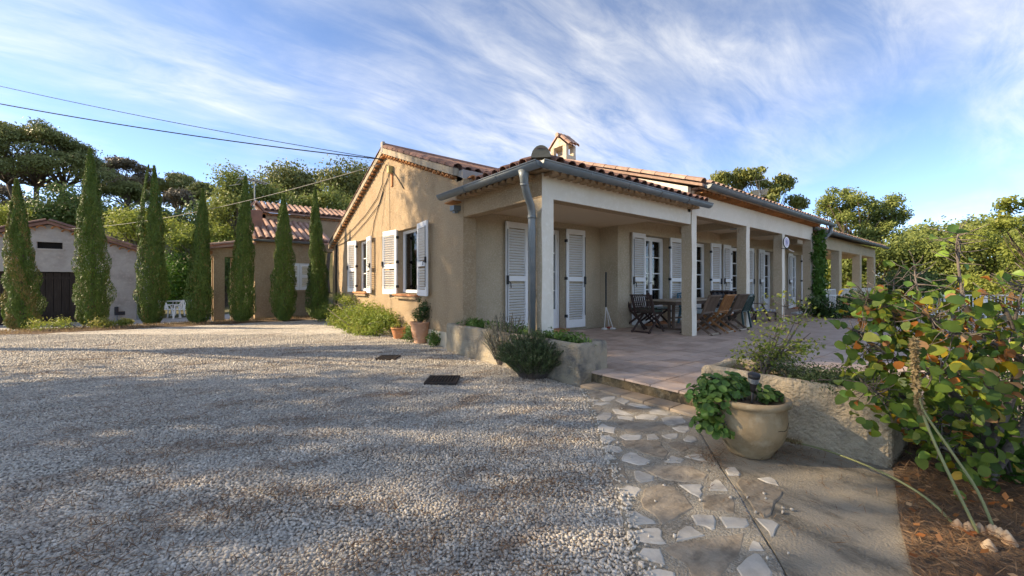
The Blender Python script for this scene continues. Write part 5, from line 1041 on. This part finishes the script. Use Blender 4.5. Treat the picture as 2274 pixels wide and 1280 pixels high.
def lounger(label, x, y, rz):
    o = thing('deck_lounger', label, 'lounger', (x, y, TZ), rz, 'plaid deck loungers under the porch'); W = .27
    seat = [(-.25, .40, .0), (.25, .33, .0)]
    for s in (-1, 1):
        MB().bar((-.55, s*W, .78), (-.2, s*W, .28), .03, .045, (0, 1, 0)).bar((-.3, s*W, .30), (.75, s*W, .24), .03, .045, (0, 1, 0)).build('side_rail', TEAKD, o)
        MB().bar((-.30, s*(W+.03), .50), (.28, s*(W+.03), .47), .05, .022).build('armrest', TEAKD, o)
        MB().bar((.1, s*(W+.03), .47), (.42, s*(W+.03), 0), .03, .035, (0, 1, 0)).build('leg', TEAKD, o); MB().bar((.0, s*W, .29), (-.42, s*W, 0), .03, .035, (0, 1, 0)).build('leg', TEAKD, o); MB().bar((.68, s*W, .24), (.68, s*W, 0), .03, .035).build('leg', TEAKD, o)
    MB().bar((-.52, 0, .80), (-.2, 0, .34), 2*W-.04, .06, (1, 0, 1)).build('back_cushion', PLAID, o); MB().bar((-.2, 0, .335), (.72, 0, .285), 2*W-.04, .06, (0, 0, 1)).build('seat_cushion', PLAID, o)
    MB().bar((-.55, -W, .78), (-.55, W, .78), .045, .03).build('head_rail', TEAKD, o); return o
lounger('dark deck lounger with plaid cushion between the second and third columns', 11.35, 4.35, -.25)
lounger('dark deck lounger with plaid cushion set back against the porch wall', 11.75, 4.95, -.1)
bs = thing('parasol_stand', 'black pole on three thin white legs with disc feet by the porch corner', 'stand', (7.10, 5.62, TZ))
MB().tube([(0, 0, .48), (0, 0, 1.25)], .018, 8).build('pole', BLACK, bs)
for k_, (a, m_) in enumerate(((3.6, WPLAS), (5.0, WPLAS), (.2, REDP))):
    e = (.16*math.cos(a), .16*math.sin(a), .03); MB().tube([(0, 0, .50), e], .007, 6).build('leg', WPLAS, bs); MB().lathe([(.06, 0), (.066, .02), (.05, .035), (.01, .04)], 14, (e[0], e[1], 0)).build('foot', m_, bs, True)
sg = thing('hanging_sign', 'round lavender enamel sign on an iron bracket at the third column', 'sign', (12.02, 3.70, 2.22), 1.45)
sgl = MB()
def disc(r, x0, x1): return [(x0, r*math.cos(a), r*math.sin(a)) for a in np.linspace(0, 6.2832, 24, endpoint=False)]+[(x1, r*math.cos(a), r*math.sin(a)) for a in np.linspace(0, 6.2832, 24, endpoint=False)]
dF = [tuple(range(24)), tuple(range(47, 23, -1))]+[(i, 24+i, 24+(i+1) % 24, (i+1) % 24) for i in range(24)]
MB().add(disc(.15, -.008, .008), dF).build('rim', BLACK, sg); MB().add(disc(.138, -.011, .011), dF).build('plate', WPLAS, sg); MB().add(disc(.118, -.013, .013), dF).build('enamel_face', LAV, sg); MB().add([(p[0], p[1]*.7+.012*math.sin(p[2]*60), p[2]) for p in disc(.062, -.015, .015)], dF).build('emblem', BLUEG, sg)
MB().tube([(0, .25, -.17), (0, -.12, -.17)], .01, 6).tube([(0, 0, -.15), (0, 0, -.17)], .008, 6).build('bracket', BLACK, sg)
zg_ = MB(); zg_.tube([(0, -.13-.035*i, -.17-.02*(i % 2)-.006*i) for i in range(9)], .008, 5); zg_.build('scroll', WPLAS, sg)
# by the garage
x, y, z = gc(278, 713); wch = thing('wicker_armchair', 'dark wicker armchair against the garage wall', 'chair', (x, y+.3, float(court(x, y+.3))+.02), .35)
MB().box(-.30, .30, -.28, .28, .22, .36).build('seat', WICK, wch); bevel(MB().bar((0, .26, .30), (0, .36, .84), .60, .06, (0, 1, 0)).build('backrest', WICK, wch), .02)
for s in (-1, 1): bevel(MB().box(s*.34-.05, s*.34+.05, -.28, .30, .22, .55).build('armrest', WICK, wch), .02)
for sx, sy in ((-1, -1), (1, -1), (1, 1), (-1, 1)): MB().tube([(sx*.33, sy*.26, 0), (sx*.33, sy*.26, .23)], .018, 6).build('leg', ZINC, wch)
for px, py, rz, lab in ((378, 709, -2.0, 'white plastic armchair at the white table, half hidden by the split cypress'), (408, 709, 2.75, 'white plastic armchair with slatted back turned to the yard')):
    x, y, z = gc(px, py); plastic_chair('plastic_chair', lab, x, y+.2, float(court(x, y+.2))+.02, rz, WPLAS, 'white plastic garden chairs')
x, y, z = gc(398, 705); wt = thing('plastic_table', 'round white plastic garden table among the white chairs', 'table', (x, y+.9, float(court(x, y+.9))+.02)); MB().lathe([(.45, .64), (.46, .66), (.45, .68), (.02, .685)], 26).build('table_top', WPLAS, wt)
for a in (0.5, 2.07, 3.64, 5.2): MB().bar((.36*math.cos(a), .36*math.sin(a), 0), (.26*math.cos(a), .26*math.sin(a), .645), .05, .03).build('leg', WPLAS, wt)

# ------------------------------------------------------------------ ivy, far beds, railings
iv = thing('ivy_plant', 'green climbing ivy covering the porch end column', 'ivy', (14.7, 3.72, .1)); mb_ = MB(); cl = []
for i in range(26): zz_ = 2.55*i/25; cl.append((.02+.10*math.sin(i*1.3), -.05+.04*math.cos(i*2.1), zz_, (.17+.10*rng.random())*(1.3 if 8 < i < 20 else 1), .14, .15))
cl += [(-.3, -.05, 1.7, .08), (-.35, -.05, 2.1, .07), (-.25, -.05, 1.1, .08)]
for k_ in range(3): mb_.tube([(.05*k_, .02, -.1), (.03*k_-.04, .0, .8), (.05-.03*k_, .02, 1.7), (.02, .0, 2.5)], [.022, .018, .014, .006], 6)
mb_.build('stem', BARK, iv, True); link('foliage', clump_leaves('foliage', cl, 4200, .08, .06, L_IVY, .9), iv)
for px, py, r, n, mt_, lab in ((1845, 706, .55, 2000, L_BOX, 'dark bushy shrub at the far terrace edge near the ivy column'), (1905, 704, .7, 2600, L_OAK, 'loose green shrub in front of the loggia railing'), (1975, 704, .6, 2000, L_BOX, 'rounded dark shrub at the far terrace edge beyond the loggia')):
    x, y, _ = gp(px, py, TZ); shrub('terrace_edge_shrub', lab, 'shrub', (x, y, TZ-.02), [(rng.normal()*r*.5, rng.normal()*r*.5, .12+.45*rng.random(), r*.34) for _ in range(12)], n, .07, .045, mt_, None, 12, .9)
k = 500; e = rng.random((k, 2)); c0, c1 = np.array(gp(1800, 703, TZ)[:2]), np.array(gp(2010, 712, TZ)[:2]); FP = c0+(c1-c0)*e[:, :1]+rng.normal(size=(k, 2))*.15
litter('fallen_leaf_drift', FP, np.full(k, TZ+.015)+.05*rng.random(k), .08, .055, L_DEAD, 'drift of brown fallen leaves along the far terrace edge', 'dead leaves', .4)
def railing(label, p0, p1, z0, z1, npost, step, group):
    p0, p1 = np.array(p0, float), np.array(p1, float); L_ = np.linalg.norm(p1-p0); rz = math.atan2(*(p1-p0)[::-1]); o = thing('railing', label, 'railing', (p0[0], p0[1], z0), rz, group); h = z1-z0
    MB().box(0, L_, -.018, .018, h-.03, h).build('top_rail', WHITE, o); MB().box(0, L_, -.012, .012, .08, .105).build('bottom_rail', WHITE, o)
    for i in range(npost+1): MB().box(L_*i/npost-.02, L_*i/npost+.02, -.02, .02, -.15, h-.031).build('post', WHITE, o)
    n = int(L_/step); bm = MB()
    for i in range(n): bm.box(L_*(i+.5)/n-.009, L_*(i+.5)/n+.009, -.009, .009, .106, h-.031)
    me = MB().box(-.009, .009, -.009, .009, .106, h-.031).mesh('baluster', WHITE)
    for i in range(min(n, 90)): link('baluster', me, o, T(L_*(i+.5)/n, 0, 0))
railing('white metal railing along the far edge of the terrace', (15.2, 3.75), (21.2, -1.0), .1, .80, 6, .11, 'white railings')
for a, b_, lab in ((17.32, 20.22, 'white balustrade panel next to the ivy-covered porch end'), (20.62, 23.62, 'white balustrade panel in the middle bay of the loggia'), (24.02, 26.52, 'white balustrade panel in the end bay of the loggia')): railing(lab, (a, LY+.12), (b_, LY+.12), .25, .93, 1, .13, 'white balustrades of the loggia')
MB().box(15.4, 27, LY+.05, LY+.2, -.3, .2).build('low_wall', WHITE, house)

# ------------------------------------------------------------------ background trees
def on_hill(px, d): x, y, _ = dp(px, d); return (x, y, ground_z(x, y)-.1)
def pine(label, px, d, x0, x1, y0, y1, n, nl, mt, trunks=1, ybase=None, r=1.3, tr=.22):
    b0 = on_hill(px, d); cl = []; a = dp((x0+x1)/2, d, (y0+y1)/2); rx = (x1-x0)/2*d/F_PX; hz = (y1-y0)*d/F_PX
    for i in range(n):                                          # flattened dome
        e = math.sqrt(rng.random()); an = rng.uniform(0, 6.283); s = r*(.7+.6*rng.random()); pr = dr(math.sin(an)*e*rx*.8, math.cos(an)*e*max(rx-s*.6, .3)); top = a[2]+hz/2-s*.55-hz*.62*e**2.4; cl.append((a[0]+pr[0], a[1]+pr[1], top-rng.random()*hz*.15, s, s, s*.5))
    return tree('umbrella_pine', label, 'pine tree', b0, cl, nl, .30*d/40, .10*d/40, mt, tr, .55, BARK, 'umbrella pines on the hillside', .75, .45, 0, 0, trunks, .05)
pine('big umbrella pine with three dark trunks behind the garage', 85, 40, -75, 212, 264, 425, 75, 42000, L_PINE, 3, r=1.35, tr=.26)
pine('brownish half-bare umbrella pine at the hill crest', 285, 58, 228, 335, 345, 420, 20, 9000, L_PINED, 1, r=1.3)
pine('small round umbrella pine above the garage roof', 278, 44, 225, 325, 393, 448, 18, 8000, L_PINE, 1, r=1.1)
pine('dark umbrella pine with a green top on the skyline', 395, 62, 345, 450, 384, 430, 18, 7500, L_PINE, 1, r=1.4)
pine('brown-tinged umbrella pine below the skyline', 400, 50, 355, 430, 412, 465, 14, 6000, L_PINED, 1, r=1.1)
pine('umbrella pine beside the pale oak', 450, 54, 420, 485, 403, 460, 14, 6000, L_PINE, 1, r=1.1)
pine('dark pine at the far left edge of the hillside', -60, 46, -140, 40, 380, 470, 20, 7000, L_PINED, 1, r=1.4)
def btree(name, label, px, d, boxes, nl, ls, mt, group=None, r=1.0, tr=.16, base=None, **kw):
    cl = []
    for (x0, x1, y0, y1, n) in boxes: cl += tblob(x0, x1, y0, y1, d, n, r*d/30)
    return tree(name, label, 'tree', base or on_hill(px, d), cl, nl, ls*d/30, ls*.6*d/30, mt, tr, .5, BARK, group, .8, .15, **kw)
btree('pale_oak', 'pale olive-green oak rising behind the annex', 545, 27, [(475, 605, 365, 500, 16), (455, 520, 430, 520, 6), (560, 640, 400, 470, 6)], 15000, .17, L_OAK, vb=.1)
btree('round_pine', 'rounded green pine crown left of the gable peak', 655, 34, [(590, 735, 365, 470, 18)], 11000, .20, L_PINE, 'rounded pines behind the annex', r=1.1, vb=.1)
btree('round_pine', 'rounded green pine crown touching the gable slope', 790, 33, [(715, 850, 365, 480, 18)], 11000, .20, L_PINE, 'rounded pines behind the annex', r=1.1, vb=.12)
btree('round_pine', 'lower bushy pine crown behind the annex roof', 730, 28, [(640, 830, 425, 510, 16)], 9000, .18, L_OAK, 'rounded pines behind the annex')
btree('evergreen_oak', 'dark evergreen oak behind the garage ridge', 140, 30, [(40, 225, 415, 520, 20)], 12000, .19, L_DARK, vb=.15)
btree('evergreen_oak', 'dark scrubby evergreen below the hillside pines', 330, 38, [(235, 420, 455, 520, 18), (420, 500, 450, 520, 8)], 9000, .2, L_DARK, vb=.2)
btree('yellow_shrub', 'yellow-leaved shrub beside the garage roof', 22, 27, [(-60, 70, 452, 510, 8)], 4000, .16, L_LIME)
btree('leafy_hedge', 'sunlit yellow-green vine hedge behind the cypresses', 330, 26, [(235, 420, 470, 540, 18)], 9000, .16, L_LIME, 'hedge behind the pavement')
btree('leafy_hedge', 'bright bushy hedge left of the annex porch', 440, 25, [(390, 520, 490, 580, 16)], 8000, .16, L_LIME, 'hedge behind the pavement', vb=-.1)
btree('leafy_hedge', 'deep green oleander hedge behind the white chairs', 380, 24, [(300, 480, 545, 690, 30)], 13000, .17, L_IVY, 'hedge behind the pavement', vb=.1)
btree('leafy_hedge', 'dark hedge between the oleander and the annex', 500, 24, [(440, 570, 540, 690, 20)], 8000, .16, L_DARK, 'hedge behind the pavement', vb=.15)
# right-hand side
btree('eucalyptus_tree', 'tall eucalyptus with feathery clumps rising behind the long roof', 1690, 30, [(1570, 1630, 375, 425, 10), (1615, 1705, 368, 430, 20), (1695, 1765, 388, 436, 13), (1735, 1788, 435, 470, 8), (1630, 1745, 415, 475, 18), (1565, 1625, 402, 445, 8)], 13000, .22, L_EUC, r=.42, tr=.14, droop=2.0)
btree('holm_oak', 'large spreading oak standing beyond the loggia', 1880, 32, [(1815, 1930, 408, 520, 30), (1905, 2022, 425, 525, 22), (1820, 2000, 480, 580, 34)], 20000, .17, L_OAK, r=.52, tr=.16)
for px, d, bx_s, mt_, nl, lab in ((1930, 27, [(1850, 2010, 505, 690, 26)], L_OAK, 12000, 'mid-green tree right behind the loggia columns'), (2060, 25, [(1980, 2150, 505, 640, 24)], L_OAK, 12000, 'olive-green tree beyond the terrace railing'), (2190, 24, [(2110, 2300, 500, 640, 24)], L_LIME, 11000, 'sunlit yellow-green tree at the edge of the garden'), (2010, 21, [(1930, 2090, 590, 700, 18)], L_DARK, 7000, 'dark low tree between the loggia and the garden'), (2170, 17, [(2090, 2290, 610, 700, 18)], L_LIME, 8000, 'bright low bush beyond the railing'), (1830, 30, [(1770, 1900, 545, 690, 20)], L_LIME, 9000, 'light green tree seen through the loggia'), (2330, 20, [(2260, 2480, 480, 680, 26)], L_OAK, 9000, 'tree at the far end of the garden')):
    btree('garden_tree', lab, px, d, bx_s, nl, .19, mt_, 'trees beyond the terrace', r=.9, tr=.13)
btree('fig_tree', 'sparse leafy tree leaning in over the garden', 2350, 15, [(2195, 2290, 460, 530, 8), (2225, 2330, 425, 480, 8), (2260, 2420, 470, 640, 16)], 4200, .26, L_LIME, r=.55, tr=.06)
btree('far_tree', 'distant tree line tree beyond the oak', 2090, 48, [(1990, 2250, 490, 560, 16)], 7000, .22, L_OAK)
def woods(label, d, x0, x1, y0, y1, n, nl, mt, vb=0):
    cl = tblob(x0, x1, y0, y1, d, n, 1.7, 4.0); link('woods', clump_leaves('woods', cl, nl, .34, .2, mt, .8, .2, vb), label=label, cat='woods', kind='stuff')
woods('far band of bright green woodland beyond the garden trees', 38, 1760, 2600, 500, 690, 110, 34000, L_OAK, .1)
woods('sunlit scrub closing the garden below the tree belt', 30, 1950, 2500, 590, 700, 60, 20000, L_LIME, -.05)
woods('dense dark scrub covering the hillside under the pines', 43, -150, 560, 468, 545, 90, 28000, L_DARK, .2)
# tall trees standing left of the yard, whose shade falls across the gravel
def yard_tree(label, d, r, h, cr, zlow, nl, n=130):
    p = dr(d, r); cl = []
    for i in range(n): e = rnd3(1)[0]*rng.random()**.4; cl.append((p[0]+e[0]*cr, p[1]+e[1]*cr, (zlow+h)/2+e[2]*(h-zlow)/2, .85, .85, .75))
    tree('shade_tree', label, 'tree', (p[0], p[1], -.05), cl, nl, .13, .075, L_PINE, .16, .5, BARK, 'tall trees left of the yard', .95)
yard_tree('tall tree shading the gravel at the yard entrance', -2.2, -13, 9.6, 2.3, .8, 10500)
yard_tree('tall tree shading the steps and the flagstone path', 1.2, -14, 10.2, 2.2, .6, 10500)
yard_tree('tall tree shading the middle of the gravel yard', 3.7, -13.5, 9.8, 1.9, .6, 12000)
yard_tree('umbrella-crowned tree shading the upper gable wall', 6.9, -15, 10.4, 1.9, 7.4, 12000, 40)
